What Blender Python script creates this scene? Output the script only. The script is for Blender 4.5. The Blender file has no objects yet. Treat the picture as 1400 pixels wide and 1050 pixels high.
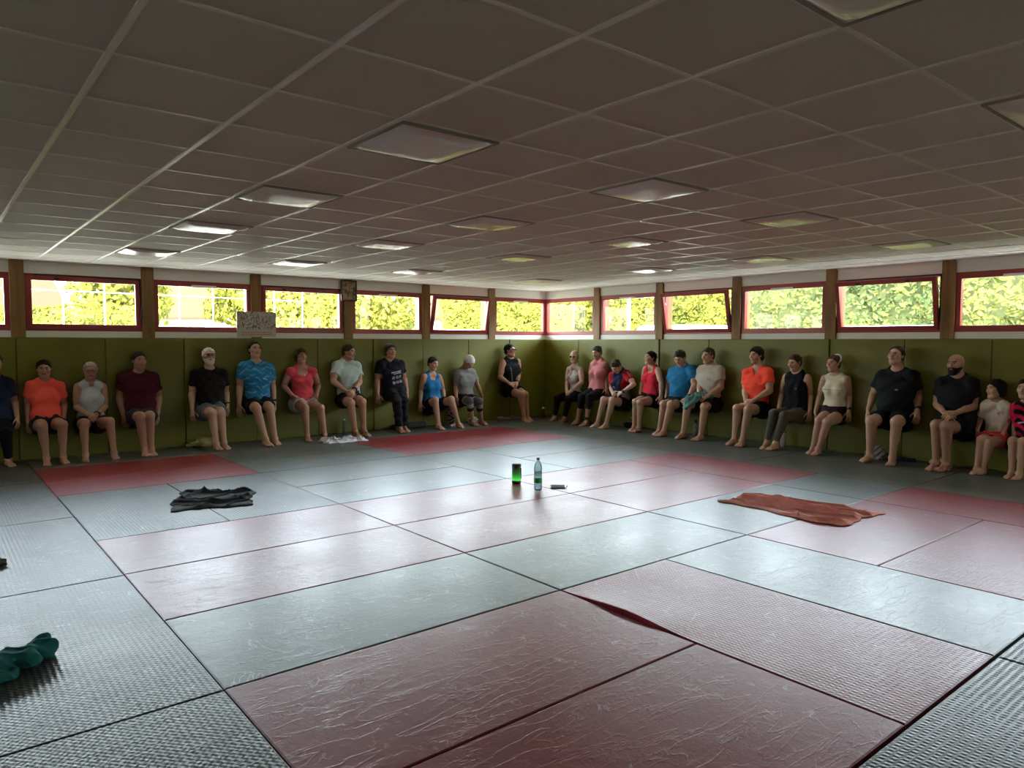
import bpy, math, random
import numpy as np
from mathutils import Vector, Matrix, noise as mnoise
rnd = random.Random(7)
SC = bpy.context.scene
COL = SC.collection
PI = math.pi
XW, YW, HC = 8.86, 4.79, 2.524      # inner faces of right and left wall, ceiling height
PT = 0.05                            # wall pad thickness

# ------------------------------------------------------------------ helpers
class MB:
    """collects polygons for one mesh object"""
    def __init__(s): s.v, s.f, s.m = [], [], []
    def add(s, vs, fs, mi=0):
        o = len(s.v); s.v += [tuple(p) for p in vs]; s.f += [tuple(o+i for i in f) for f in fs]; s.m += [mi]*len(fs)
    def box(s, x0, x1, y0, y1, z0, z1, mi=0):
        s.add([(x0,y0,z0),(x1,y0,z0),(x1,y1,z0),(x0,y1,z0),(x0,y0,z1),(x1,y0,z1),(x1,y1,z1),(x0,y1,z1)],
              [(0,3,2,1),(4,5,6,7),(0,1,5,4),(1,2,6,5),(2,3,7,6),(3,0,4,7)], mi)
    def lathe(s, prof, n=24, c=(0,0,0), mi=0):
        vs, fs = [], []
        for r, z in prof:
            for i in range(n):
                a = 2*PI*i/n; vs.append((c[0]+r*math.cos(a), c[1]+r*math.sin(a), c[2]+z))
        for j in range(len(prof)-1):
            for i in range(n):
                a, b = j*n+i, j*n+(i+1) % n
                fs.append((a, b, b+n, a+n))
        fs.append(tuple(range(n-1, -1, -1))); k = (len(prof)-1)*n; fs.append(tuple(range(k, k+n)))
        s.add(vs, fs, mi)
    def tube(s, pts, r, n=8, mi=0, closed=False):
        vs, fs = [], []; m = len(pts); P = [Vector(p) for p in pts]
        for j in range(m):
            t = (P[(j+1) % m]-P[j-1]) if closed else (P[min(j+1,m-1)]-P[max(j-1,0)])
            t.normalize(); a = t.orthogonal() if abs(t.z) > .95 else t.cross(Vector((0,0,1))); a.normalize(); b = t.cross(a)
            for i in range(n):
                q = 2*PI*i/n; vs.append(P[j]+r*(math.cos(q)*a+math.sin(q)*b))
        for j in range(m if closed else m-1):
            k = (j+1) % m
            for i in range(n):
                fs.append((j*n+i, j*n+(i+1) % n, k*n+(i+1) % n, k*n+i))
        if not closed:
            fs.append(tuple(range(n-1,-1,-1))); fs.append(tuple((m-1)*n+i for i in range(n)))
        s.add(vs, fs, mi)
    def build(s, name, mats, parent=None, loc=(0,0,0), smooth=False, bevel=0):
        me = bpy.data.meshes.new(name); me.from_pydata(s.v, [], s.f)
        for m in (mats if isinstance(mats, (list, tuple)) else [mats]): me.materials.append(m)
        if any(s.m): me.polygons.foreach_set('material_index', s.m)
        if smooth: me.polygons.foreach_set('use_smooth', [True]*len(me.polygons))
        me.update()
        o = bpy.data.objects.new(name, me); COL.objects.link(o); o.location = loc
        if parent: o.parent = parent
        if bevel:
            b = o.modifiers.new('bevel', 'BEVEL'); b.width = bevel; b.segments = 2; b.limit_method = 'ANGLE'
        return o
def tag(o, label, cat, group=None, kind=None):
    o['label'] = label; o['category'] = cat
    if group: o['group'] = group
    if kind: o['kind'] = kind
    return o
def struct(o): o['kind'] = 'structure'; return o
def empty(name, loc=(0,0,0), rz=0):
    o = bpy.data.objects.new(name, None); COL.objects.link(o); o.location = loc; o.rotation_euler = (0,0,rz)
    o.empty_display_size = .1; return o

# ------------------------------------------------------------------ materials
def mat(name, col, rough=.6, spec=.4, metal=0, **kw):
    m = bpy.data.materials.new(name); m.use_nodes = True
    b = m.node_tree.nodes['Principled BSDF']
    b.inputs['Base Color'].default_value = (*col, 1); b.inputs['Roughness'].default_value = rough
    b.inputs['Specular IOR Level'].default_value = spec; b.inputs['Metallic'].default_value = metal
    for k, v in kw.items(): b.inputs[k].default_value = v
    return m
class NT:
    """short node-building helper"""
    def __init__(s, m): s.t = m.node_tree; s.b = s.t.nodes['Principled BSDF']
    def n(s, typ, **kw):
        x = s.t.nodes.new('ShaderNode'+typ)
        for k, v in kw.items():
            if k.startswith('i_'):
                k = k[2:]; k = int(k) if k.isdigit() else k.replace('_', ' ')
                if hasattr(v, 'is_linked') or isinstance(v, bpy.types.NodeSocket): s.t.links.new(v, x.inputs[k])
                else: x.inputs[k].default_value = v
            else: setattr(x, k, v)
        return x
    def math(s, op, a, b=None, c=None):
        x = s.t.nodes.new('ShaderNodeMath'); x.operation = op
        for i, v in enumerate((a, b, c)):
            if v is None: continue
            if isinstance(v, bpy.types.NodeSocket): s.t.links.new(v, x.inputs[i])
            else: x.inputs[i].default_value = v
        return x.outputs[0]
    def link(s, a, b): s.t.links.new(a, s.b.inputs[b] if isinstance(b, str) else b)
    def mix(s, fac, a, b):
        x = s.t.nodes.new('ShaderNodeMix'); x.data_type = 'RGBA'
        for i, v in ((0, fac), (6, a), (7, b)):
            if isinstance(v, bpy.types.NodeSocket): s.t.links.new(v, x.inputs[i])
            else: x.inputs[i].default_value = v if i == 0 else (*v, 1)
        return x.outputs[2]
    def ramp(s, fac, p0, p1):
        x = s.t.nodes.new('ShaderNodeMapRange'); x.inputs[1].default_value = p0; x.inputs[2].default_value = p1
        s.t.links.new(fac, x.inputs[0]); return x.outputs[0]
    def bump(s, h, dist, strength=1.0, prev=None):
        x = s.t.nodes.new('ShaderNodeBump'); x.inputs['Distance'].default_value = dist; x.inputs['Strength'].default_value = strength
        s.t.links.new(h, x.inputs['Height'])
        if prev is not None: s.t.links.new(prev, x.inputs['Normal'])
        return x.outputs[0]

def floor_mat(name, col, worn, woven):
    """vinyl judo mat: creased or straw-embossed skin, pale scuffs"""
    m = mat(name, col, .36, .42); N = NT(m)
    geo = N.n('NewGeometry'); oi = N.n('ObjectInfo')
    off = N.n('VectorMath', operation='SCALE', i_0=oi.outputs['Location'], i_Scale=3.7)
    tc = N.n('TexCoord')
    p = N.n('VectorMath', operation='ADD', i_0=tc.outputs['Object'], i_1=off.outputs[0]).outputs[0]
    sep = N.n('SeparateXYZ', i_0=tc.outputs['Object'])
    # scuffs: thin curved pale lines inside soft patches
    n1 = N.n('TexNoise', i_Vector=p, i_Scale=3.2, i_Detail=3.0, i_Roughness=.55, i_Distortion=1.4).outputs[0]
    ln = N.math('SUBTRACT', 1.0, N.ramp(N.math('ABSOLUTE', N.math('SUBTRACT', n1, .5)), .0, .012))
    n2 = N.n('TexNoise', i_Vector=p, i_Scale=5.5, i_Detail=2.0).outputs[0]
    ln = N.math('MULTIPLY', ln, N.ramp(n2, .5, .66))
    mp = N.n('Mapping', i_Vector=p); mp.inputs['Scale'].default_value = (2.2, 9, 1); mp.inputs['Rotation'].default_value = (0, 0, .6)
    n3 = N.n('TexNoise', i_Vector=mp.outputs[0], i_Scale=1.6, i_Detail=4.0, i_Roughness=.6).outputs[0]
    sm = N.math('MULTIPLY', N.ramp(n3, .62, .78), .4)
    n4 = N.n('TexNoise', i_Vector=p, i_Scale=1.1, i_Detail=4.0).outputs[0]
    c0 = N.mix(N.ramp(n4, .3, .75), tuple(c*.9 for c in col), tuple(c*1.12 for c in col))
    N.link(N.mix(N.math('MULTIPLY', N.math('MAXIMUM', ln, sm), .38), c0, worn), 'Base Color')
    # relief
    fine = N.n('TexNoise', i_Vector=p, i_Scale=85.0, i_Detail=2.0).outputs[0]
    mc = N.n('Mapping', i_Vector=p); mc.inputs['Scale'].default_value = (1.0, 4.5, 1); mc.inputs['Rotation'].default_value = (0, 0, 1.1)
    cr = N.n('TexNoise', i_Vector=mc.outputs[0], i_Scale=2.6, i_Detail=3.0, i_Distortion=.8).outputs[0]
    crease = N.math('SUBTRACT', 1.0, N.ramp(N.math('ABSOLUTE', N.math('SUBTRACT', cr, .5)), .0, .03))
    med = N.n('TexNoise', i_Vector=p, i_Scale=14.0, i_Detail=4.0, i_Roughness=.6).outputs[0]
    h = N.math('ADD', N.math('MULTIPLY', crease, .45), N.math('ADD', N.math('MULTIPLY', med, 1.3), N.math('MULTIPLY', fine, .55)))
    nb = N.bump(h, .0017, .7)
    if woven:
        sx = N.math('SINE', N.math('MULTIPLY', sep.outputs[0], 2*PI/.026)); sy = N.math('SINE', N.math('MULTIPLY', sep.outputs[1], 2*PI/.03))
        w = N.math('ADD', N.math('MULTIPLY', sx, .7), N.math('MULTIPLY', N.math('MULTIPLY', sx, sy), .7))
        nb = N.bump(w, .0011 if name.startswith('grey') else .0006, .8, nb)
    N.link(nb, 'Normal')
    r = N.n('TexNoise', i_Vector=p, i_Scale=2.0, i_Detail=5.0).outputs[0]
    x = N.n('MapRange', i_0=r); x.inputs[3].default_value = .27; x.inputs[4].default_value = .42
    N.link(x.outputs[0], 'Roughness')
    return m
def cloth_mat(name, col, rough=.9, weave=900, amount=.3):
    m = mat(name, col, rough, .15); N = NT(m); tc = N.n('TexCoord')
    a = N.n('TexNoise', i_Vector=tc.outputs['Object'], i_Scale=18.0, i_Detail=4.0).outputs[0]
    N.link(N.bump(a, .006, .5), 'Normal')
    N.link(N.mix(N.ramp(a, .3, .7), tuple(c*.88 for c in col), tuple(min(1, c*1.08) for c in col)), 'Base Color')
    m.node_tree.nodes['Principled BSDF'].inputs['Sheen Weight'].default_value = amount*.3
    return m
def wood_mat(name, col, sc=14):
    m = mat(name, col, .5, .3); N = NT(m); tc = N.n('TexCoord')
    mp = N.n('Mapping', i_Vector=tc.outputs['Object']); mp.inputs['Scale'].default_value = (1, 1, .08)
    a = N.n('TexNoise', i_Vector=mp.outputs[0], i_Scale=float(sc), i_Detail=5.0, i_Distortion=.6).outputs[0]
    N.link(N.mix(N.ramp(a, .3, .72), tuple(c*.55 for c in col), tuple(c*1.15 for c in col)), 'Base Color')
    N.link(N.bump(a, .002, .3), 'Normal'); return m
M = {}
M['red'] = floor_mat('red vinyl', (.225, .018, .025), (.55, .38, .38), False)
M['red_w'] = floor_mat('red vinyl straw emboss', (.225, .018, .025), (.55, .38, .38), True)
M['grey'] = floor_mat('grey green vinyl', (.098, .113, .100), (.5, .53, .52), False)
M['grey_w'] = floor_mat('grey green vinyl straw emboss', (.060, .068, .062), (.45, .48, .47), True)
M['foam'] = mat('mat side', (.05, .05, .05), .9)
M['concrete'] = mat('sub floor', (.12, .12, .115), .9)
def pad_mat():
    m = mat('olive vinyl', (.23, .275, .022), .46, .35); N = NT(m); tc = N.n('TexCoord')
    a = N.n('TexNoise', i_Vector=tc.outputs['Object'], i_Scale=2.2, i_Detail=5.0).outputs[0]
    N.link(N.mix(N.ramp(a, .3, .7), (.112, .110, .007), (.138, .134, .010)), 'Base Color')
    f = N.n('TexNoise', i_Vector=tc.outputs['Object'], i_Scale=120.0, i_Detail=2.0).outputs[0]
    g = N.n('TexNoise', i_Vector=tc.outputs['Object'], i_Scale=3.5, i_Detail=3.0).outputs[0]
    N.link(N.bump(g, .012, .5, N.bump(f, .0012, .4)), 'Normal'); return m
M['pad'] = pad_mat()
M['wall'] = mat('painted wall', (.62, .60, .55), .75)
M['strip'] = mat('white laminate', (.72, .70, .64), .5)
M['wood'] = wood_mat('varnished timber', (.25, .128, .04))
M['redframe'] = mat('red lacquered frame', (.27, .022, .018), .32, .5)
M['seal'] = mat('window seal', (.02, .02, .02), .7)
M['alu'] = mat('brushed metal', (.55, .55, .55), .35, .5, 1.0)
M['white_plastic'] = mat('white plastic', (.75, .75, .73), .4)
M['black'] = mat('black plastic', (.012, .012, .014), .35)
def glass_mat():
    m = bpy.data.materials.new('window glass'); m.use_nodes = True; t = m.node_tree; t.nodes.clear()
    o = t.nodes.new('ShaderNodeOutputMaterial'); mx = t.nodes.new('ShaderNodeMixShader'); tr = t.nodes.new('ShaderNodeBsdfTransparent'); gl = t.nodes.new('ShaderNodeBsdfGlossy')
    lw = t.nodes.new('ShaderNodeLayerWeight'); pw = t.nodes.new('ShaderNodeMath'); pw.operation = 'POWER'; pw.inputs[1].default_value = 4.5; fr = t.nodes.new('ShaderNodeMath'); fr.operation = 'MULTIPLY_ADD'; fr.inputs[1].default_value = .3; fr.inputs[2].default_value = .015
    t.links.new(lw.outputs['Facing'], pw.inputs[0]); t.links.new(pw.outputs[0], fr.inputs[0])
    gl.inputs['Roughness'].default_value = .02; tr.inputs[0].default_value = (.94, .97, .95, 1)
    t.links.new(fr.outputs[0], mx.inputs[0]); t.links.new(tr.outputs[0], mx.inputs[1]); t.links.new(gl.outputs[0], mx.inputs[2]); t.links.new(mx.outputs[0], o.inputs[0])
    return m
M['glass'] = glass_mat()
def tile_mat():
    m = mat('mineral ceiling tile', (.66, .60, .54), .85, .2); N = NT(m); tc = N.n('TexCoord')
    a = N.n('TexNoise', i_Vector=tc.outputs['Object'], i_Scale=1.3, i_Detail=6.0).outputs[0]
    N.link(N.mix(N.ramp(a, .25, .75), (.77, .765, .69), (.83, .825, .75)), 'Base Color')
    f = N.n('TexNoise', i_Vector=tc.outputs['Object'], i_Scale=160.0, i_Detail=2.0).outputs[0]
    N.link(N.bump(f, .003, .3), 'Normal'); return m
M['tile'] = tile_mat()
M['tbar'] = mat('painted steel bar', (.93, .90, .83), .32, .7)
M['diffuser'] = mat('prismatic diffuser', (.95, .93, .88), .25, 1.0)
M['lamp_edge'] = mat('lamp housing', (.34, .32, .29), .6)

# ------------------------------------------------------------------ room shell
def build_room():
    X0, Y0 = -4.3, -8.6
    b = MB(); b.box(X0-.2, XW+.3, Y0-.2, YW+.3, -.3, -.042); struct(b.build('floor', M['concrete']))
    # ceiling: suspended tiles, with the bars as a trim of its own
    cx, cy, px, py = -.4203, -3.8287, .5893, .5799
    b = MB(); b.box(X0-.2, XW+.3, Y0-.2, YW+.3, HC, HC+.3); struct(b.build('ceiling', M['tile']))
    b = MB()
    i0, i1 = math.ceil((X0-cx)/px), math.floor((XW-cx)/px); j0, j1 = math.ceil((Y0-cy)/py), math.floor((YW-cy)/py)
    w = .012
    for i in range(i0, i1+1): b.box(cx+i*px-w, cx+i*px+w, Y0, YW, HC-.007, HC+.002)
    for j in range(j0, j1+1):
        for i in range(i0-1, i1+1):
            xa, xb = max(X0, cx+i*px+w), min(XW, cx+(i+1)*px-w)
            if xb > xa: b.box(xa, xb, cy+j*py-w*.8, cy+j*py+w*.8, HC-.004, HC+.002)
    struct(b.build('trim_1', M['tbar']))
    b = MB(); b.box(X0, XW, YW-.022, YW, HC-.02, HC+.001); b.box(XW-.022, XW, Y0, YW-.022, HC-.02, HC+.001); struct(b.build('trim_2', M['strip']))
    # ceiling lights (switched off)
    rows = {-3: 'nearest row', 1: 'second row', 4: 'middle row', 7: 'fourth row', 11: 'last row by the windows'}
    cols = {2: 'first from the left', 5: 'second from the left', 8: 'third from the left', 12: 'fourth, nearest the right wall'}
    for i in cols:
        for j in rows:
            if i > 6 and j == -3: continue
            r = empty('ceiling_light', (cx+(i+.5)*px, cy+(j+.5)*py, HC))
            tag(r, 'unlit square ceiling panel, %s in the %s' % (cols[i], rows[j]), 'ceiling light', 'square panels in the ceiling')
            a, c = px/2-.012, py/2-.012
            f = MB(); e = .014
            f.box(-a, a, -c, -c+e, -.016, 0); f.box(-a, a, c-e, c, -.016, 0); f.box(-a, -a+e, -c+e, c-e, -.016, 0); f.box(a-e, a, -c+e, c-e, -.016, 0)
            f.build('frame', M['lamp_edge'], r)
            # pillow-shaped diffuser
            d = MB(); n = 12; vs, fs = [], []
            for u in range(n+1):
                for v in range(n+1):
                    x, y = -1+2*u/n, -1+2*v/n
                    vs.append((x*(a-e), y*(c-e), -.012-.022*(1-x**6)*(1-y**6)))
            for u in range(n):
                for v in range(n): fs.append((u*(n+1)+v, u*(n+1)+v+1, (u+1)*(n+1)+v+1, (u+1)*(n+1)+v))
            d.add(vs, fs); d.build('diffuser', M['diffuser'], r, smooth=True)
    # walls; left and right with a window band between z0 and z1
    z0, z1, T = 1.64, 2.365, .24; ZB = .17
    b = MB(); b.box(X0, XW, YW, YW+T, -.1, z0); b.box(X0, XW, YW, YW+T, z1, HC+.1); struct(b.build('wall_left', M['strip']))
    b = MB(); b.box(XW, XW+T, Y0, YW, -.1, z0); b.box(XW, XW+T, Y0, YW, z1, HC+.1); struct(b.build('wall_right', M['strip']))
    b = MB(); b.box(X0-T, X0, Y0, YW, -.1, .08); b.box(X0-T, X0, Y0, YW, ZB, HC+.1); struct(b.build('wall_near', M['wall']))
    b = MB(); b.box(X0, XW, Y0-T, Y0, -.1, .08); b.box(X0, XW, Y0-T, Y0, ZB, HC+.1); struct(b.build('wall_back', M['wall']))  # low slots in both unseen walls made for the added fill light
    # invented low glazing behind the camera, added to bring in fill daylight
    k2 = 30
    for i in range(9):  # posts dividing the added strip
        y = Y0+i*(YW-Y0)/8; b = MB(); b.box(X0-T, X0, max(Y0, y-.08), min(YW, y+.08), .08, ZB); struct(b.build('trim_%d' % k2, M['wood'])); k2 += 1
        x = X0+i*(XW-X0)/8; b = MB(); b.box(max(X0, x-.08), min(XW, x+.08), Y0-T, Y0, .08, ZB); struct(b.build('trim_%d' % k2, M['wood'])); k2 += 1
    b = MB(); b.box(X0-.1, X0-.09, Y0, YW, .08, ZB); o = struct(b.build('window_40', M['glass']))
    b = MB(); b.box(X0, XW, Y0-.1, Y0-.09, .08, ZB); o = struct(b.build('window_41', M['glass']))
    b = MB(); b.box(XW, XW+T, YW, YW+T, -.1, z0); b.box(XW, XW+T, YW, YW+T, z1, HC+.1); b.box(XW+.002, XW+.06, YW+.002, YW+.06, z0, z1); struct(b.build('wall_corner', M['redframe']))
    b = MB(); b.box(X0-.5, XW+1.0, Y0-.5, YW+1.0, HC+.31, HC+.5); struct(b.build('roof', M['wall']))
    PL = [-3.02, -1.52, -.02, 1.475, 2.97, 4.49, 5.997, 7.467]
    PR = [3.33, 1.85, .34, -1.165, -2.645, -4.14, -5.64, -7.14]
    k = 3; hw = .0775
    for x in PL:
        b = MB(); b.box(x-hw, x+hw, YW-.03, YW+T, 1.555, HC); struct(b.build('trim_%d' % k, M['wood'], bevel=.006)); k += 1
    for y in PR:
        b = MB(); b.box(XW-.03, XW+T, y-hw, y+hw, 1.555, HC); struct(b.build('trim_%d' % k, M['wood'], bevel=.006)); k += 1
    LB = list(zip([X0]+[x+hw for x in PL], [x-hw for x in PL]+[XW]))
    RB = list(zip([-YW]+[-y+hw for y in PR], [-y-hw for y in PR]+[-Y0]))
    # kinds: f fixed with trickle vent, c openable but closed, o tilted open
    LK = ['c', 'f', 'c', 'c', 'f', 'c', 'f', 'o', 'f']; LK[2] = 'f'
    RK = ['g', 'f', 'o', 'f', 'o', 'f', 'c', 'f', 'f']
    n = 1
    for wall, bays, kinds in (('L', LB, LK), ('R', RB, RK)):
        R = Matrix(((1,0,0),(0,1,0),(0,0,1))) if wall == 'L' else Matrix(((0,1,0),(-1,0,0),(0,0,1)))
        base = Vector((0, YW, 0)) if wall == 'L' else Vector((XW, 0, 0))
        for (s0, s1), kd in zip(bays, kinds):
            window(n, s0+.001, s1-.001, z0, z1, kd, R, base); n += 1
def window(n, s0, s1, z0, z1, kind, R, base):
    """frame coordinates: x along the wall, y outwards, z up"""
    c = (s0+s1)/2
    root = empty('window_%d' % n, base+R@Vector((c, 0, z0))); root.matrix_world = Matrix.Translation(base+R@Vector((c, 0, z0)))@R.to_4x4()
    struct(root)
    w, h = (s1-s0)/2, z1-z0
    def ring(b, w, z0, z1, t, tb, y0, y1):
        b.box(-w, w, y0, y1, z0, z0+tb); b.box(-w, w, y0, y1, z1-tb, z1); b.box(-w, -w+t, y0, y1, z0+tb, z1-tb); b.box(w-t, w, y0, y1, z0+tb, z1-tb)
    def child(b, name, m, par=None, bevel=0):
        return struct(b.build(name, m, par or root, bevel=bevel))
    if kind in 'fg':
        b = MB(); ring(b, w, 0, h, .058, .078, .0, .07); child(b, 'frame', M['redframe'], bevel=.004)
        b = MB(); b.box(-w+.05, w-.05, .03, .036, .07, h-.07); child(b, 'pane', M['glass'])
        if kind == 'f':
            q = w*.42
            b = MB(); b.box(-.17, .17, -.028, 0, h-.085, h-.052); b.box(-.012, .012, -.034, -.028, h-.08, h-.057); child(b, 'vent', M['white_plastic'], bevel=.003)
    else:
        b = MB(); ring(b, w, 0, h, .03, .035, .01, .075); child(b, 'frame', M['redframe'], bevel=.003)
        sw, sh = w-.024, h-.056
        b = MB(); ring(b, sw, 0, sh, .052, .058, -.02, .035); sash = struct(b.build('sash', M['redframe'], root, loc=(0, .01, .03), bevel=.004))
        sash.rotation_euler = (math.radians(11) if kind == 'o' else 0, 0, 0)
        b = MB(); b.box(-sw+.045, sw-.045, .008, .014, .05, sh-.05); struct(b.build('pane', M['glass'], sash))
        b = MB(); b.box(-sw*.5-.03, -sw*.5+.03, -.036, -.02, sh-.04, sh-.02); b.box(sw*.5-.03, sw*.5+.03, -.036, -.02, sh-.04, sh-.02); struct(b.build('latch', M['black'], sash))
        # opening gear along the top and down the right side
        b = MB(); b.box(-w+.1, w-.02, -.012, .008, h-.02, h-.006); b.box(w-.02, w-.006, -.014, .008, .12, h-.006); b.tube([(w-.013, -.02, .16), (w-.013, -.05, .2), (w-.013, -.05, .3)], .007)
        struct(b.build('opening_gear', M['seal'], root))
        if kind == 'o':
            t = math.radians(11)
            for sx in (-1, 1):
                x = sx*(w-.028); a = (x, .03, .5); e = (x, .01-math.sin(t)*.55, .03+math.cos(t)*.55)
                b = MB(); b.tube([a, ((a[0]+e[0])/2, (a[1]+e[1])/2, (a[2]+e[2])/2+.03), e], .006); struct(b.build('stay_arm', M['alu'], root))
build_room()

# ------------------------------------------------------------------ wall pads
def build_pads():
    LS = [-2.04, -1.05, -.06, .93, 1.92, 2.93, 3.93, 4.92, 5.9, 6.9, 7.88, XW-.052]
    RS = [YW, 3.78, 2.8, 1.81, .81, -.18, -1.18, -2.17, -3.15, -4.14, -5.13]
    ln = ['at the far left outside the first window', 'behind the person in navy at the left edge', 'behind the woman in the coral T-shirt', 'behind the man in the burgundy T-shirt', 'behind the man with the white beard',
          'behind the woman in the coral scoop-neck top', 'behind the man in the pale grey T-shirt', 'behind the man in the printed black T-shirt', 'behind the woman in the blue tank top', 'behind the man with knee bands', 'in the corner beside the man in black sleeveless top']
    rn = ['in the corner beside the woman in glasses', 'behind the woman in the pink sleeveless top', 'behind the girl in the red and navy jersey', 'behind the man in the blue T-shirt', 'behind the man in the beige T-shirt',
          'behind the man in the orange T-shirt', 'behind the woman in the cream top', 'beside the heavy man in black', 'behind the bald bearded man', 'behind the children at the right edge']
    for i in range(len(LS)-1):
        t = PT+(.012 if i % 3 == 1 else 0)
        b = MB(); b.box(LS[i]+.002, LS[i+1]-.002, YW-t, YW-.001, .001, 1.556); o = b.build('wall_pad', M['pad'], bevel=.012)
        tag(o, 'olive green wall pad %s' % ln[i], 'wall pad', 'green pads along the walls')
    for i in range(len(RS)-1):
        t = PT+(.016 if i in (2, 5) else 0)
        b = MB(); b.box(XW-t, XW-.001, RS[i+1]+.002, RS[i]-(.002 if i else .001), .001, 1.556); o = b.build('wall_pad', M['pad'], bevel=.012)
        tag(o, 'olive green wall pad %s' % rn[i], 'wall pad', 'green pads along the walls')
build_pads()

# ------------------------------------------------------------------ floor mats  (u right along the left wall, v towards the camera)
MATS = [
 (-1,0,-4.74,-2.98,'grey_w','left column by the feet of the person in navy'), (-1,0,-2.98,-.98,'grey_w','left column level with the black towel'), (-1,0,-.98,1.02,'grey_w','left column carrying the camouflage cloth'),
 (-1,0,1.02,3.01,'grey_w','left column carrying the dark green shirt'), (-1,0,3.01,5.01,'grey_w','left column at the lower left corner'), (-1,0,5.01,7.01,'grey_w','left column just below the frame'),
 (-2,-1,-4.74,-2.98,'grey_w','second left column by the wall'), (-2,-1,-2.98,-.98,'grey_w','second left column beyond the frame'), (-2,-1,-.98,1.02,'grey_w','second left column beside the camouflage cloth'), (-2,-1,1.02,3.01,'grey_w','second left column beside the dark green shirt'), (-2,-1,3.01,5.01,'grey_w','second left column near the lower left corner'),
 (0,2,-4.74,-3.88,'grey','below the woman in coral and the man in burgundy'), (2,4,-4.74,-3.88,'grey','below the men in black and blue T-shirts'), (4,6,-4.74,-3.88,'grey','below the man in the printed T-shirt'), (6,7,-4.74,-3.88,'grey','below the man with knee bands'),
 (0,2,-3.88,-2.95,'red','at the left nearest the wall'), (0,2,-2.95,-2.03,'red','at the left, second from the wall'),
 (0,1,-2.03,0,'grey_w','left of the black towel'), (1,2,-2.03,0,'grey_w','under the right half of the black towel'),
 (2,4,-3.88,-2.95,'grey','pale, behind the black towel nearest the wall'), (2,4,-2.95,-2.03,'grey','pale, second from the wall in the far middle'), (2,4,-2.03,-1,'grey','pale, third from the wall in the far middle'), (2,4,-1,0,'grey','pale, meeting the far edge of the pink mats'),
 (4,6,-3.88,-2.95,'red','below the woman in the blue tank top'), (4,6,-2.95,-2.03,'red','second from the wall in the far red patch'), (6,7,-3.88,-2.03,'red','at the corner end of the far red patch'),
 (4,5,-2.03,0,'grey','behind the speaker'), (5,7,-2.03,-1,'grey','beside the far red patch'), (5,7,-1,0,'grey','behind the upright water bottle'),
 (0,2,0,1,'red','with window glare, first row left'), (2,4,0,1,'red','with window glare, under the speaker'), (0,2,1,2,'red','with window glare, second row left'), (2,4,1,2,'red','with window glare, second row right'),
 (4,6,0,1,'red','right of the phone, first row'), (4,6,1,2,'red','right of the phone, second row'), (6,7,0,2,'red','bright, nearest the orange T-shirt man'),
 (0,2,2,3,'grey','in the middle foreground, left one'), (2,4,2,3,'grey','shiny, in the centre of the floor'), (4,6,2,3,'grey','under the left half of the salmon towel'), (6,7,2,3,'grey','square, behind the salmon towel'),
 (0,2,3,4,'red','dark, large one in the left foreground'), (0,2,4,5,'red','dark, at the bottom edge'), (2,3,3,5,'red_w','with the lifted edge in the foreground'), (3,4,3,5,'grey','shiny, right of the lifted red mat'),
 (4,6,3,4,'red','under the right end of the salmon towel'), (4,6,4,5,'red_w','ribbed, at the right edge'), (6,7,3,5,'red','bright, before the children'),
 (7,XW-.052,-4.74,-3,'grey','in the far corner of the room'), (7,XW-.052,-3,-1,'grey','below the woman in pink'), (7,XW-.052,-1,1,'grey','below the men in orange and beige T-shirts'), (7,XW-.052,1,3,'grey','below the woman in the cream top'), (7,XW-.052,3,5,'grey','below the bald bearded man'),
 (-1,1,5.01,7.01,'grey_w','in front of the camera'), (1,3,5.01,7.01,'grey_w','in the lower right corner'), (3,5,5.01,7.01,'grey_w','at the right edge below the shiny grey mat'), (5,7,5.01,7.01,'grey_w','beyond the right edge'), (7,XW-.052,5.01,7.01,'grey','along the right wall beyond the frame')]
MATS = [m for m in MATS if not (m[0] == -1 and m[1] == 0 and m[2] == 5.01)]
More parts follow.
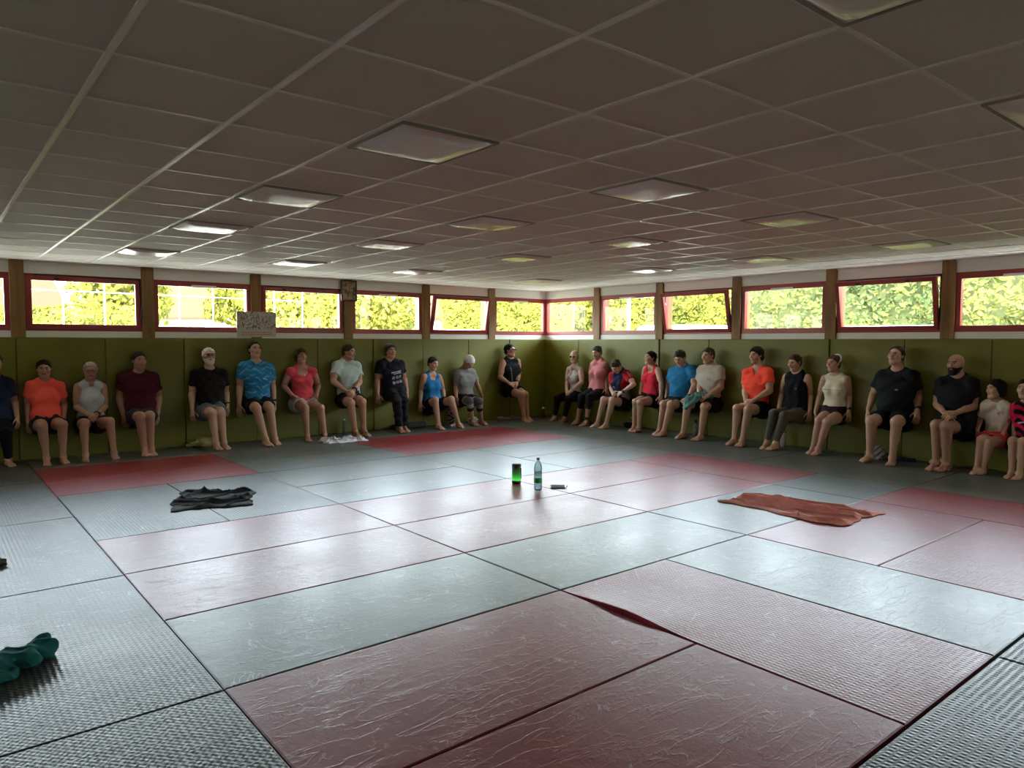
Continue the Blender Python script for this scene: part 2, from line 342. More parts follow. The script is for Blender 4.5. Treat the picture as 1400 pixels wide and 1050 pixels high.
def build_mats():
    cname = {'red': 'red judo mat', 'red_w': 'red judo mat', 'grey': 'grey judo mat', 'grey_w': 'grey straw-textured judo mat'}
    g = .0035
    for u0, u1, v0, v1, c, where in MATS:
        x0, x1, y0, y1 = u0+g, u1-g, -v1+g, -v0-g
        lift = (u0, v0) == (2, 3)
        nx, ny = max(2, round((x1-x0)/.1)), max(2, round((y1-y0)/.1))
        rr = random.Random(int(u0*31+v0*17)); ph = rr.random()*6
        cx, cy = (x0+x1)/2, (y0+y1)/2; e = .006
        xs = [x0, x0+e]+[x0+(x1-x0)*i/nx for i in range(1, nx)]+[x1-e, x1]; ys = [y0, y0+e]+[y0+(y1-y0)*i/ny for i in range(1, ny)]+[y1-e, y1]
        def top(x, y, edge):
            z = .0012*math.sin(3*x+ph)*math.sin(2.3*y+ph)-.0012-(.004 if edge else 0)
            if lift:
                t = max(0, 1-abs((-y)-3.5)/.49); t = t*t*(3-2*t); z += .022*t*max(0, 1-(x-x0)/.45)**2
            return z
        def xo(x, y):
            if lift and x < x0+.3:
                t = max(0, 1-abs((-y)-3.5)/.49); return x+.014*t*(1-(x-x0)/.3)
            return x
        vs, fs = [], []; nX, nY = len(xs), len(ys)
        for i, x in enumerate(xs):
            for j, y in enumerate(ys):
                vs.append((xo(x, y)-cx, y-cy, top(x, y, i in (0, nX-1) or j in (0, nY-1))))
        for i in range(nX-1):
            for j in range(nY-1): fs.append((i*nY+j, (i+1)*nY+j, (i+1)*nY+j+1, i*nY+j+1))
        rim = [i*nY for i in range(nX)]+[(nX-1)*nY+j for j in range(1, nY)]+[i*nY+nY-1 for i in range(nX-2, -1, -1)]+[j for j in range(nY-2, 0, -1)]
        k = len(vs)
        for r in rim: vs.append((vs[r][0], vs[r][1], -.04+(max(0, vs[r][2]) if lift else 0)))
        b = MB(); b.add(vs, fs, 0); n = len(rim)
        b.add(vs, [(rim[i], k+i, k+(i+1) % n, rim[(i+1) % n]) for i in range(n)]+[tuple(k+i for i in range(n-1, -1, -1))], 1)
        b.v = b.v[:len(vs)]; b.f = [tuple(q-len(vs) if q >= len(vs) else q for q in f) for f in b.f]
        o = b.build('floor_mat', [M[c], M[c] if c.startswith('red') else M['foam']], loc=(cx, cy, 0), smooth=False)
        tag(o, cname[c]+' '+where, 'floor mat', 'judo mats on the floor')
build_mats()
# ------------------------------------------------------------------ outdoors
def leaf_mat(name, c1, c2):
    m = bpy.data.materials.new(name); m.use_nodes = True; t = m.node_tree; t.nodes.clear()
    o = t.nodes.new('ShaderNodeOutputMaterial'); at = t.nodes.new('ShaderNodeAttribute'); at.attribute_name = 'tint'
    mx = t.nodes.new('ShaderNodeMix'); mx.data_type = 'RGBA'; mx.inputs[6].default_value = (*c1, 1); mx.inputs[7].default_value = (*c2, 1)
    t.links.new(at.outputs['Fac'], mx.inputs[0])
    d = t.nodes.new('ShaderNodeBsdfDiffuse'); tr = t.nodes.new('ShaderNodeBsdfTranslucent'); a = t.nodes.new('ShaderNodeMixShader'); a.inputs[0].default_value = .35
    t.links.new(mx.outputs[2], d.inputs[0]); t.links.new(mx.outputs[2], tr.inputs[0]); t.links.new(d.outputs[0], a.inputs[1]); t.links.new(tr.outputs[0], a.inputs[2]); t.links.new(a.outputs[0], o.inputs[0])
    return m
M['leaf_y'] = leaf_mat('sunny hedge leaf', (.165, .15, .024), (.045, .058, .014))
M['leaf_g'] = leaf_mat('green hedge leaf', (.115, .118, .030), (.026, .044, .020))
M['leaf_d'] = leaf_mat('dark tree leaf', (.06, .11, .03), (.03, .06, .02))
M['bark'] = mat('bark', (.10, .07, .045), .9)
M['twigs'] = mat('inner twigs', (.05, .06, .02), .95)
M['grass'] = mat('sandy ground', (.26, .25, .21), .9)
M['asphalt'] = mat('pale asphalt', (.34, .33, .31), .9)
M['render_w'] = mat('white render', (.80, .78, .72), .85)
M['render_y'] = mat('cream render', (.09, .07, .035), 1.0, .0)
M['roof_g'] = mat('grey brown roof tiles', (.026, .020, .013), 1.0, .0)
M['roof_r'] = mat('salmon roof tiles', (.04, .019, .011), 1.0, .0)
M['pole_w'] = mat('white painted pole', (.8, .8, .78), .4)
M['pole_g'] = mat('green painted steel', (.35, .50, .38), .5)
M['car_glass'] = mat('dark car glass', (.02, .03, .035), .08, .6)
M['sign_red'] = mat('sign red', (.30, .01, .01), .4)
G = np.random.default_rng(11)
def leaves(name, pts, nrm, size, m, parent=None, loc=(0,0,0), tint=None):
    n = len(pts)
    a = nrm+G.normal(0, .55, (n, 3)); a /= np.linalg.norm(a, axis=1)[:, None]
    r = G.normal(0, 1, (n, 3)); u = np.cross(a, r); u /= np.linalg.norm(u, axis=1)[:, None]; v = np.cross(a, u)
    s = size*(.6+.8*G.random((n, 1)))
    V = np.stack([pts-u*s, pts-v*s*.55+a*s*.15, pts+u*s, pts+v*s*.55+a*s*.15], 1).reshape(-1, 3)
    me = bpy.data.meshes.new(name); me.vertices.add(4*n); me.vertices.foreach_set('co', V.astype(np.float32).ravel())
    me.loops.add(4*n); me.loops.foreach_set('vertex_index', np.arange(4*n, dtype=np.int32)); me.polygons.add(n); me.polygons.foreach_set('loop_start', np.arange(0, 4*n, 4, dtype=np.int32))
    me.update(calc_edges=True)
    t = G.random(n) if tint is None else np.clip(tint+G.normal(0, .22, n), 0, 1)
    at = me.attributes.new('tint', 'FLOAT', 'FACE'); at.data.foreach_set('value', t.astype(np.float32))
    me.materials.append(m); o = bpy.data.objects.new(name, me); COL.objects.link(o); o.location = loc
    if parent: o.parent = parent
    return o
def lumps(p, k, seed):
    return np.array([mnoise.noise(Vector((x*k+seed, y*k, z*k))) for x, y, z in p])
def hedge(p0, p1, h, t, n, size, m, label, zlow=-.35, group=None):
    """clipped hedge from p0 to p1, leafy on the side facing the hall and on top"""
    p0, p1 = np.array(p0, float), np.array(p1, float); d = p1-p0; L = np.hypot(*d); d /= L; nn = np.array([d[1], -d[0]])
    mid = (p0+p1)/2
    if nn@(np.array([4., -2.])-mid) < 0: nn = -nn
    root = empty('hedge', (mid[0], mid[1], zlow)); tag(root, label, 'hedge', group)
    a = G.random(n)*L; hz = G.random(n)
    hz = np.where(hz < .25, hz*2, .5+(hz-.25)*.66)*h; top = G.random(n) < .22
    dep = np.where(top, -G.random(n)*t, G.random(n)*.06); z = np.where(top, h+G.random(n)*.05, hz)
    P = np.stack([p0[0]+d[0]*a, p0[1]+d[1]*a, z+zlow], 1)
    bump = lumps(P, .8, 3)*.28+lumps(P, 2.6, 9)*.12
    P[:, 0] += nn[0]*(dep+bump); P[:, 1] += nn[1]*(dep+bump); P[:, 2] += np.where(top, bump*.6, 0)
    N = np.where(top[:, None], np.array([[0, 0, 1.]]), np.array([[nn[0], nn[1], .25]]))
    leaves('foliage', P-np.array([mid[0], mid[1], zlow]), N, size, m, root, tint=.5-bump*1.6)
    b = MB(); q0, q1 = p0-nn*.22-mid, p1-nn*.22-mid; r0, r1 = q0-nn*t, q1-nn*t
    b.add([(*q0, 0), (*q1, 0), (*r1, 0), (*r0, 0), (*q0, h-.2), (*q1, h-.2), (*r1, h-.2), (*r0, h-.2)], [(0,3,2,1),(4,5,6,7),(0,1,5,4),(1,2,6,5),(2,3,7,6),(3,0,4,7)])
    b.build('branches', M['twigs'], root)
    return root
def tree(x, y, r, zc, n, size, m, label, rz=None, group=None):
    root = empty('tree', (x, y, -.4)); tag(root, label, 'tree', group); zc += .4
    rz = rz or r; P, N = [], []
    for k in range(9):
        c = G.normal(0, .42, 3)*np.array([r, r, rz]) if k else np.zeros(3); rr = r*(.5+.25*G.random()) if k else r*.8
        q = G.normal(0, 1, (n//9, 3)); q /= np.linalg.norm(q, axis=1)[:, None]
        P.append(c+q*rr*np.array([1, 1, rz/r])*(.85+.2*G.random((len(q), 1)))); N.append(q)
    P = np.concatenate(P); N = np.concatenate(N)+np.array([0, 0, .3])
    leaves('crown', P+np.array([0, 0, zc]), N, size, m, root)
    b = MB(); b.tube([(0, 0, 0), (.05, .02, zc*.5), (0, 0, zc), (.1, .05, zc+rz*.5)], .14, 8); b.build('trunk', M['bark'], root, smooth=True)
    return root
def house(name, cx, cy, rz, L, W, eave, ridge, wall, roof, label, chim=None, wins=()):
    root = empty('house', (cx, cy, -.4), rz); tag(root, label, 'house'); e, r = eave+.4, ridge+.4
    b = MB(); a, c = L/2, W/2
    b.add([(-a,-c,0),(a,-c,0),(a,c,0),(-a,c,0),(-a,-c,e),(a,-c,e),(a,c,e),(-a,c,e),(-a,0,r-.1),(a,0,r-.1)], [(0,1,5,4),(2,3,7,6),(1,2,6,9,5),(3,0,4,8,7),(4,5,9,8),(6,7,8,9)])
    b.build('wall', wall, root)
    b = MB(); o = .35; k = (r-e)/c
    for s in (-1, 1):
        q = [(-a-o, s*(c+o), e-k*o), (a+o, s*(c+o), e-k*o), (a+o, 0, r), (-a-o, 0, r)]
        b.add(q+[(x, y, z+.14) for x, y, z in q], [(0,3,2,1),(4,5,6,7),(0,1,5,4),(1,2,6,5),(2,3,7,6),(3,0,4,7)])
    b.build('roof', roof, root)
    if chim is not None:
        b = MB(); b.box(chim-.35, chim+.35, -.3, .3, r-.6, r+.75); b.box(chim-.42, chim+.42, -.37, .37, r+.75, r+.85); b.build('chimney', M['render_w'], root)
    for x in wins:
        b = MB(); b.box(x-.5, x+.5, -c-.04, -c+.05, e-1.5, e-.4); f = b.build('window', M['car_glass'], root)
    return root
def build_outdoors():
    b = MB(); b.box(-60, 90, -60, 90, -.9, -.4); g = b.build('ground', M['grass']); struct(g)
    b = MB(); b.box(XW+.3, 13.2, -20, 9, -.42, -.37); g = b.build('road', M['asphalt']); struct(g)
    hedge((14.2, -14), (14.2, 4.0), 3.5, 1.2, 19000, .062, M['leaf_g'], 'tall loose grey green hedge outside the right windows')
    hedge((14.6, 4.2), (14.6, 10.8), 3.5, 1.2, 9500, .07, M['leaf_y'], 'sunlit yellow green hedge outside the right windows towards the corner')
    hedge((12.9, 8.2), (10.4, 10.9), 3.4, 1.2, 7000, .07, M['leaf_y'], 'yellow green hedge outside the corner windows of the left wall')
    hedge((-3, 22.5), (4.7, 20.6), 2.95, 1.0, 5000, .09, M['leaf_y'], 'low clipped sunlit hedge in front of the white gabled house')
    tree(6.0, 29.5, 2.3, 3.6, 3200, .16, M['leaf_y'], 'broad yellow green tree right of the white gabled house')
    tree(12.1, 33.0, 1.3, 3.4, 2000, .16, M['leaf_y'], 'slim yellow green tree at the right end of the long grey roof')
    tree(12.9, 28.0, 1.9, 3.4, 3000, .14, M['leaf_y'], 'yellow tree between the grey roof and the salmon roof')
    tree(14.9, 27.0, 1.3, 4.4, 2000, .14, M['leaf_d'], 'dark green tree overlapping the salmon roof')
    tree(9.3, 15.2, 1.0, 2.3, 2600, .085, M['leaf_y'], 'round yellow green bush seen under the framed picture')
    tree(8.9, 12.6, .95, 2.4, 2600, .075, M['leaf_y'], 'yellow green tree behind the window right of the framed picture')
    tree(10.2, 13.2, .9, 2.3, 2200, .075, M['leaf_y'], 'loose tree behind the tilted window of the left wall')
    tree(11.0, 15.6, 1.5, 2.6, 2600, .10, M['leaf_g'], 'greener tree behind the loose tree on the left side')
    house('a', .9, 41.5, .12, 7.2, 6.5, 2.9, 5.0, M['render_w'], M['roof_g'], 'white house with a gable seen through the first full window', wins=(-1, 1.5))
    house('b', 12.2, 44.5, -.75, 9.0, 7.0, 3.0, 5.1, M['render_w'], M['roof_g'], 'long house with a grey brown roof and white chimney', chim=-2.2, wins=(-2, 1, 3))
    house('c', 18.9, 39.5, -.75, 5.0, 5.0, 3.3, 5.4, M['render_y'], M['roof_r'], 'cream house with a salmon roof behind the trees', wins=(-1.2,))
    house('d', 19.2, 21.5, -.8, 3.5, 4.0, 2.6, 3.6, M['render_w'], M['roof_g'], 'small white outbuilding glimpsed through the tilted window')
    # sports fence of thin poles
    f = empty('pitch_fence', (2, 19.5, -.4)); tag(f, 'tall fence of thin pale poles in front of the hedge', 'fence')
    for i in range(11):
        b = MB(); x = -3+i*1.15; b.tube([(x, .12*i, 0), (x, .12*i, 4.6)], .022, 6); b.build('post', M['pole_g'] if i % 2 else M['pole_w'], f, smooth=True)
    b = MB()
    for z in (2.4, 3.45): b.tube([(-3, 0, z), (8.5, 1.2, z)], .014, 5)
    b.build('rail', M['pole_g'], f, smooth=True)
    l = empty('lamp_post', (10.46, 3.98, -.4)); tag(l, 'thin white lamp post outside the second right window', 'lamp post')
    b = MB(); b.tube([(0,0,0),(0,0,4.2),(.1,0,4.5),(.5,0,4.6)], .035, 8); b.build('pole', M['pole_w'], l, smooth=True)
    b = MB(); b.box(.3, .8, -.09, .09, 4.55, 4.65); b.build('lamp_head', M['pole_w'], l, bevel=.02)
    s = empty('road_sign', (11.9, 5.98, -.4)); tag(s, 'round red and white road sign outside the second right window', 'road sign')
    b = MB(); b.tube([(.03,0,0),(.03,0,2.75)], .03, 8); b.build('pole', M['alu'], s, smooth=True)
    for nm, r, x, mm in (('sign_disc', .17, -.01, M['sign_red']), ('sign_bar', 0, -.02, M['pole_w'])):
        b = MB()
        if r:
            b.add([(x, r*math.cos(2*PI*k/28), 2.42+r*math.sin(2*PI*k/28)) for k in range(28)]+[(x+.02, r*math.cos(2*PI*k/28), 2.42+r*math.sin(2*PI*k/28)) for k in range(28)], [tuple(range(28)), tuple(range(55, 27, -1))]+[(k, k+28, (k+1) % 28+28, (k+1) % 28) for k in range(28)])
        else: b.box(-.018, -.008, -.11, .11, 2.39, 2.45)
        b.build(nm, mm, s)
    v = empty('van', (12.35, 4.05, -.37), PI/2); tag(v, 'white van parked outside the tilted right window', 'van')
    b = MB(); w = .82; prof = [(-1.4,.35),(-1.44,1.2),(-1.35,2.15),(-1.2,2.25),(.6,2.25),(.75,2.15),(1.1,1.3),(1.4,1.1),(1.43,.35)]
    n = len(prof); b.add([(-w*(.9 if z > 2 else 1), y, z) for y, z in prof]+[(w*(.9 if z > 2 else 1), y, z) for y, z in prof], [tuple(range(n)), tuple(range(2*n-1, n-1, -1))]+[(i, i+n, (i+1) % n+n, (i+1) % n) for i in range(n)])
    b.build('body', M['pole_w'], v, bevel=.05)
    b = MB(); b.box(-w-.01, -w+.02, -1.1, .6, 1.35, 1.95); b.build('side_window', M['car_glass'], v, bevel=.01)
    for sx in (-1, 1):
        for yy in (-.85, .9):
            b = MB(); b.lathe([(.0,-.1),(.2,-.1),(.31,-.09),(.33,-.05),(.33,.05),(.31,.09),(.2,.1),(.0,.1)], 20); o = b.build('wheel', M['black'], v, loc=(sx*.78, yy, .35), smooth=True); o.rotation_euler = (0, PI/2, 0)
build_outdoors()

# ------------------------------------------------------------------ light, sky, camera
def build_light():
    w = bpy.data.worlds.new('sky'); SC.world = w; w.use_nodes = True; t = w.node_tree
    sky = t.nodes.new('ShaderNodeTexSky'); sky.sky_type = 'NISHITA'; sky.sun_disc = False; sky.sun_elevation = math.radians(42); sky.sun_rotation = math.radians(220); sky.air_density = 1.3; sky.dust_density = 3.0
    bg = t.nodes['Background']; bg.inputs[1].default_value = SKY
    hs = t.nodes.new('ShaderNodeHueSaturation'); hs.inputs['Saturation'].default_value = .4; t.links.new(sky.outputs[0], hs.inputs['Color']); t.links.new(hs.outputs[0], bg.inputs[0])
    s = bpy.data.lights.new('sun', 'SUN'); s.energy = SUN; s.angle = .01; s.color = (1, .93, .8)
    o = bpy.data.objects.new('sun', s); COL.objects.link(o); o.location = (-8, -10, 20)
    o.rotation_euler = Vector((.52, .58, -.62)).to_track_quat('-Z', 'Y').to_euler()
SKY, SUN = 3.5, 4.5
build_light()
def portals():
    # daylight sampling guides in the window bands
    for nm, c, sx, rz in (('left', (2.3, YW+.22, 2.0), 13.1, PI), ('right', (XW+.22, -1.9, 2.0), 13.3, PI/2)):
        l = bpy.data.lights.new('window_portal_'+nm, 'AREA'); l.shape = 'RECTANGLE'; l.size = sx; l.size_y = .74; l.cycles.is_portal = True
        o = bpy.data.objects.new('window_portal_'+nm, l); COL.objects.link(o); o.location = c; o.rotation_euler = (-PI/2, 0, 0) if nm == 'left' else (-PI/2, 0, -PI/2)
portals()
def build_camera():
    c = bpy.data.cameras.new('camera'); o = bpy.data.objects.new('camera', c); COL.objects.link(o); SC.camera = o
    c.sensor_fit = 'HORIZONTAL'; c.sensor_width = 36.0; c.lens = 36.0*985.75/1400; c.clip_start = .05; c.clip_end = 300
    f = Vector((.63184745, .77287184, -.05863379)); r = Vector((.77426764, -.63285588, .00174896)); u = Vector((.03575502, .04650333, .99827803))
    m = Matrix((r, u, -f)).transposed().to_4x4(); m.translation = Vector((-.96458, -6.15713, 1.51159)); o.matrix_world = m
build_camera()
SC.view_settings.view_transform = 'Standard'; SC.view_settings.look = 'None'; SC.view_settings.gamma = 1.0; SC.view_settings.use_curve_mapping = False
SC.view_settings.exposure = 1.25
SC.cycles.use_denoising = True; SC.cycles.max_bounces = 10; SC.cycles.diffuse_bounces = 6; SC.cycles.glossy_bounces = 4; SC.cycles.transparent_max_bounces = 16
SC.cycles.sample_clamp_indirect = 4.0; SC.cycles.caustics_reflective = False; SC.cycles.caustics_refractive = False
# ------------------------------------------------------------------ people: smooth blended body volumes turned into meshes
class Field:
    def __init__(s, lo, hi, h):
        s.lo = np.array(lo, float); s.h = h; s.n = np.ceil((np.array(hi)-s.lo)/h).astype(int)+1
        s.d = np.full(s.n, 1.0, np.float32)
    def region(s, lo, hi):
        a = np.clip(np.floor((np.array(lo)-s.lo)/s.h).astype(int), 0, s.n); b = np.clip(np.ceil((np.array(hi)-s.lo)/s.h).astype(int)+1, 0, s.n)
        sl = tuple(slice(i, j) for i, j in zip(a, b))
        ax = [(s.lo[i]+s.h*np.arange(a[i], b[i])).astype(np.float32) for i in range(3)]
        return sl, ax[0][:, None, None], ax[1][None, :, None], ax[2][None, None, :]
    def union(s, prim, k=.02, off=0., cut=None):
        lo, hi = prim.box(); m = .05+off+k
        sl, X, Y, Z = s.region(lo-m, hi+m)
        if 0 in s.d[sl].shape: return
        d = prim.dist(X, Y, Z)-off
        if cut is not None: d = np.maximum(d, cut(X, Y, Z))
        a = s.d[sl]
        if k > 0:
            hh = np.maximum(k-np.abs(a-d), 0)/k; s.d[sl] = np.minimum(a, d)-hh*hh*k*.25
        else: s.d[sl] = np.minimum(a, d)
    def carve(s, prim, k=.0):
        lo, hi = prim.box(); sl, X, Y, Z = s.region(lo-.03, hi+.03)
        if 0 in s.d[sl].shape: return
        d = -prim.dist(X, Y, Z); a = s.d[sl]
        if k > 0:
            hh = np.maximum(k-np.abs(a-d), 0)/k; s.d[sl] = np.maximum(a, d)+hh*hh*k*.25
        else: s.d[sl] = np.maximum(a, d)
    def clip(s, fn):
        sl, X, Y, Z = s.region(s.lo, s.lo+s.h*s.n); s.d = np.maximum(s.d, fn(X, Y, Z)).astype(np.float32)
    def add(s, fn):
        sl, X, Y, Z = s.region(s.lo, s.lo+s.h*s.n); s.d = (s.d+fn(X, Y, Z)).astype(np.float32)
    def mesh(s):
        """surface nets"""
        D = np.pad(s.d, 1, constant_values=1.0); S = D < 0
        n = np.array(D.shape)-1
        c = np.zeros(n, np.int8)
        for i in (0, 1):
            for j in (0, 1):
                for k in (0, 1): c += S[i:n[0]+i, j:n[1]+j, k:n[2]+k]
        A = np.argwhere((c > 0) & (c < 8)); idx = np.full(n, -1, np.int32); idx[tuple(A.T)] = np.arange(len(A))
        V = np.zeros((len(A), 3)); W = np.zeros(len(A)); C = [(i, j, k) for i in (0, 1) for j in (0, 1) for k in (0, 1)]
        val = {o: D[A[:, 0]+o[0], A[:, 1]+o[1], A[:, 2]+o[2]].astype(float) for o in C}
        for o in C:
            for ax in range(3):
                if o[ax]: continue
                q = list(o); q[ax] = 1; a, b = val[o], val[tuple(q)]; m = (a < 0) != (b < 0)
                t = np.where(m, a/np.where(a == b, 1, a-b), 0); p = np.array(o, float)[None]+np.zeros((len(A), 1)); p[:, ax] += t
                V[m] += p[m]; W[m] += 1
        V = (A+V/W[:, None]-1)*s.h+s.lo
        F = []
        for ax in range(3):
            u, v = (ax+1) % 3, (ax+2) % 3
            a = [slice(None)]*3; b = [slice(None)]*3; a[ax] = slice(0, -1); b[ax] = slice(1, None)
            for q in (a, b): q[u] = slice(1, -1); q[v] = slice(1, -1)
            s0, s1 = S[tuple(a)], S[tuple(b)]
            E = np.argwhere(s0 != s1); 
            if not len(E): continue
            flip = s0[tuple(E.T)]
            B = E.copy(); B[:, u] += 1; B[:, v] += 1
            du = np.zeros(3, int); du[u] = 1; dv = np.zeros(3, int); dv[v] = 1
            g = lambda p: idx[tuple(p.T)]
            Q = np.stack([g(B-du-dv), g(B-dv), g(B), g(B-du)], 1)
            Q = np.where(flip[:, None], Q, Q[:, ::-1]); F.append(Q)
        return V, np.concatenate(F)
class RC:
    """rounded cone"""
    def __init__(s, a, b, ra, rb=None): s.a, s.b, s.ra, s.rb = np.array(a, float), np.array(b, float), ra, ra if rb is None else rb
    def box(s): r = max(s.ra, s.rb); return np.minimum(s.a, s.b)-r, np.maximum(s.a, s.b)+r
    def dist(s, X, Y, Z):
        v = s.b-s.a; x, y, z = X-s.a[0], Y-s.a[1], Z-s.a[2]
        t = np.clip((x*v[0]+y*v[1]+z*v[2])/max(v@v, 1e-9), 0, 1)
        return np.sqrt((x-t*v[0])**2+(y-t*v[1])**2+(z-t*v[2])**2)-(s.ra+(s.rb-s.ra)*t)
class EL:
    """ellipsoid with its own axes"""
    def __init__(s, c, r, ax): s.c, s.r, s.ax = np.array(c, float), r, ax
    def box(s): m = max(s.r); return s.c-m, s.c+m
    def dist(s, X, Y, Z):
        x, y, z = X-s.c[0], Y-s.c[1], Z-s.c[2]; k0 = k1 = 0
        for a, r in zip(s.ax, s.r):
            q = x*a[0]+y*a[1]+z*a[2]; k0 = k0+(q/r)**2; k1 = k1+(q/(r*r))**2
        k0 = np.sqrt(k0); k1 = np.sqrt(k1); return k0*(k0-1)/np.maximum(k1, 1e-6)
class LOFT:
    """superelliptic trunk along an axis"""
    def __init__(s, o, w, lat, fwd, st): s.o, s.w, s.lat, s.fwd = o, w, lat, fwd; s.st = np.array(st)
    def box(s):
        p = np.stack([s.o+s.w*s.st[0, 0], s.o+s.w*s.st[-1, 0]]); m = s.st[:, 1:3].max()+.02; return p.min(0)-m, p.max(0)+m
    def dist(s, X, Y, Z):
        x, y, z = X-s.o[0], Y-s.o[1], Z-s.o[2]
        dot = lambda v: x*v[0]+y*v[1]+z*v[2]
        h, l, f = dot(s.w), dot(s.lat), dot(s.fwd)
        a = np.interp(h, s.st[:, 0], s.st[:, 1]); b = np.interp(h, s.st[:, 0], s.st[:, 2]); c = np.interp(h, s.st[:, 0], s.st[:, 3])
        e = 2.3; r = (np.abs(l/a)**e+np.abs((f-c)/b)**e)**(1/e)
        d = (r-1)*np.minimum(a, b); ax = np.maximum(np.maximum(s.st[0, 0]-h, h-s.st[-1, 0]), 0)
        return np.where(ax > 0, np.sqrt(np.maximum(d, 0)**2+ax**2), d).astype(np.float32)
def unit(v): v = np.array(v, float); return v/np.linalg.norm(v)
def smooth_mesh(V, F, n=1, lam=.5):
    if not n: return V
    src = F.ravel(); 
    for _ in range(n):
        a = np.zeros_like(V); c = np.zeros(len(V))
        for i in range(4):
            j = F[:, (i+1) % 4]; k = F[:, i]
            for ax in range(3): a[:, ax] += np.bincount(k, V[j, ax], len(V))+np.bincount(j, V[k, ax], len(V))
            c += np.bincount(k, minlength=len(V))+np.bincount(j, minlength=len(V))
        V = V+lam*(a/c[:, None]-V)
    return V
def to_object(name, V, F, m, parent=None, loc=(0,0,0), cols=None):
    me = bpy.data.meshes.new(name); nv, nf = len(V), len(F)
    me.vertices.add(nv); me.vertices.foreach_set('co', V.astype(np.float32).ravel()); me.loops.add(4*nf); me.loops.foreach_set('vertex_index', F.astype(np.int32).ravel())
    me.polygons.add(nf); me.polygons.foreach_set('loop_start', np.arange(0, 4*nf, 4, dtype=np.int32)); me.polygons.foreach_set('use_smooth', np.ones(nf, bool)); me.update(calc_edges=True)
    if cols is not None:
        at = me.color_attributes.new('tone', 'FLOAT_COLOR', 'POINT'); at.data.foreach_set('color', np.concatenate([cols, np.ones((nv, 1))], 1).astype(np.float32).ravel())
    me.materials.append(m); o = bpy.data.objects.new(name, me); COL.objects.link(o); o.location = loc
    if parent: o.parent = parent
    return o
def tone_mat(name, rough, spec, sss=0., bump=0.):
    m = mat(name, (.5, .5, .5), rough, spec); N = NT(m); a = N.n('Attribute', attribute_name='tone'); N.link(a.outputs['Color'], 'Base Color')
    if bump:
        tc = N.n('TexCoord'); x = N.n('TexNoise', i_Vector=tc.outputs['Object'], i_Scale=22.0, i_Detail=4.0).outputs[0]; y = N.n('TexNoise', i_Vector=tc.outputs['Object'], i_Scale=260.0, i_Detail=1.0).outputs[0]
        N.link(N.bump(y, .001, .5, N.bump(x, bump, .6)), 'Normal')
    return m
M['skin'] = tone_mat('skin', .5, .35); M['fabric'] = tone_mat('jersey fabric', .85, .15, bump=.006)
def hair_mat():
    m = tone_mat('hair', .5, .3); N = NT(m); tc = N.n('TexCoord'); mp = N.n('Mapping', i_Vector=tc.outputs['Object']); mp.inputs['Scale'].default_value = (90, 90, 14)
    N.link(N.bump(N.n('TexNoise', i_Vector=mp.outputs[0], i_Scale=1.0, i_Detail=3.0).outputs[0], .004, .8), 'Normal'); return m
M['hair'] = hair_mat(); M['hair'].node_tree.nodes['Principled BSDF'].inputs['Specular IOR Level'].default_value = .12; M['hair'].node_tree.nodes['Principled BSDF'].inputs['Roughness'].default_value = .65
M['specs'] = mat('dark spectacle rim', (.015, .012, .012), .3, .5)
M['strap'] = mat('black rubber strap', (.012, .012, .014), .5)
M['lens'] = mat('tinted lens', (.02, .02, .022), .1, .6)

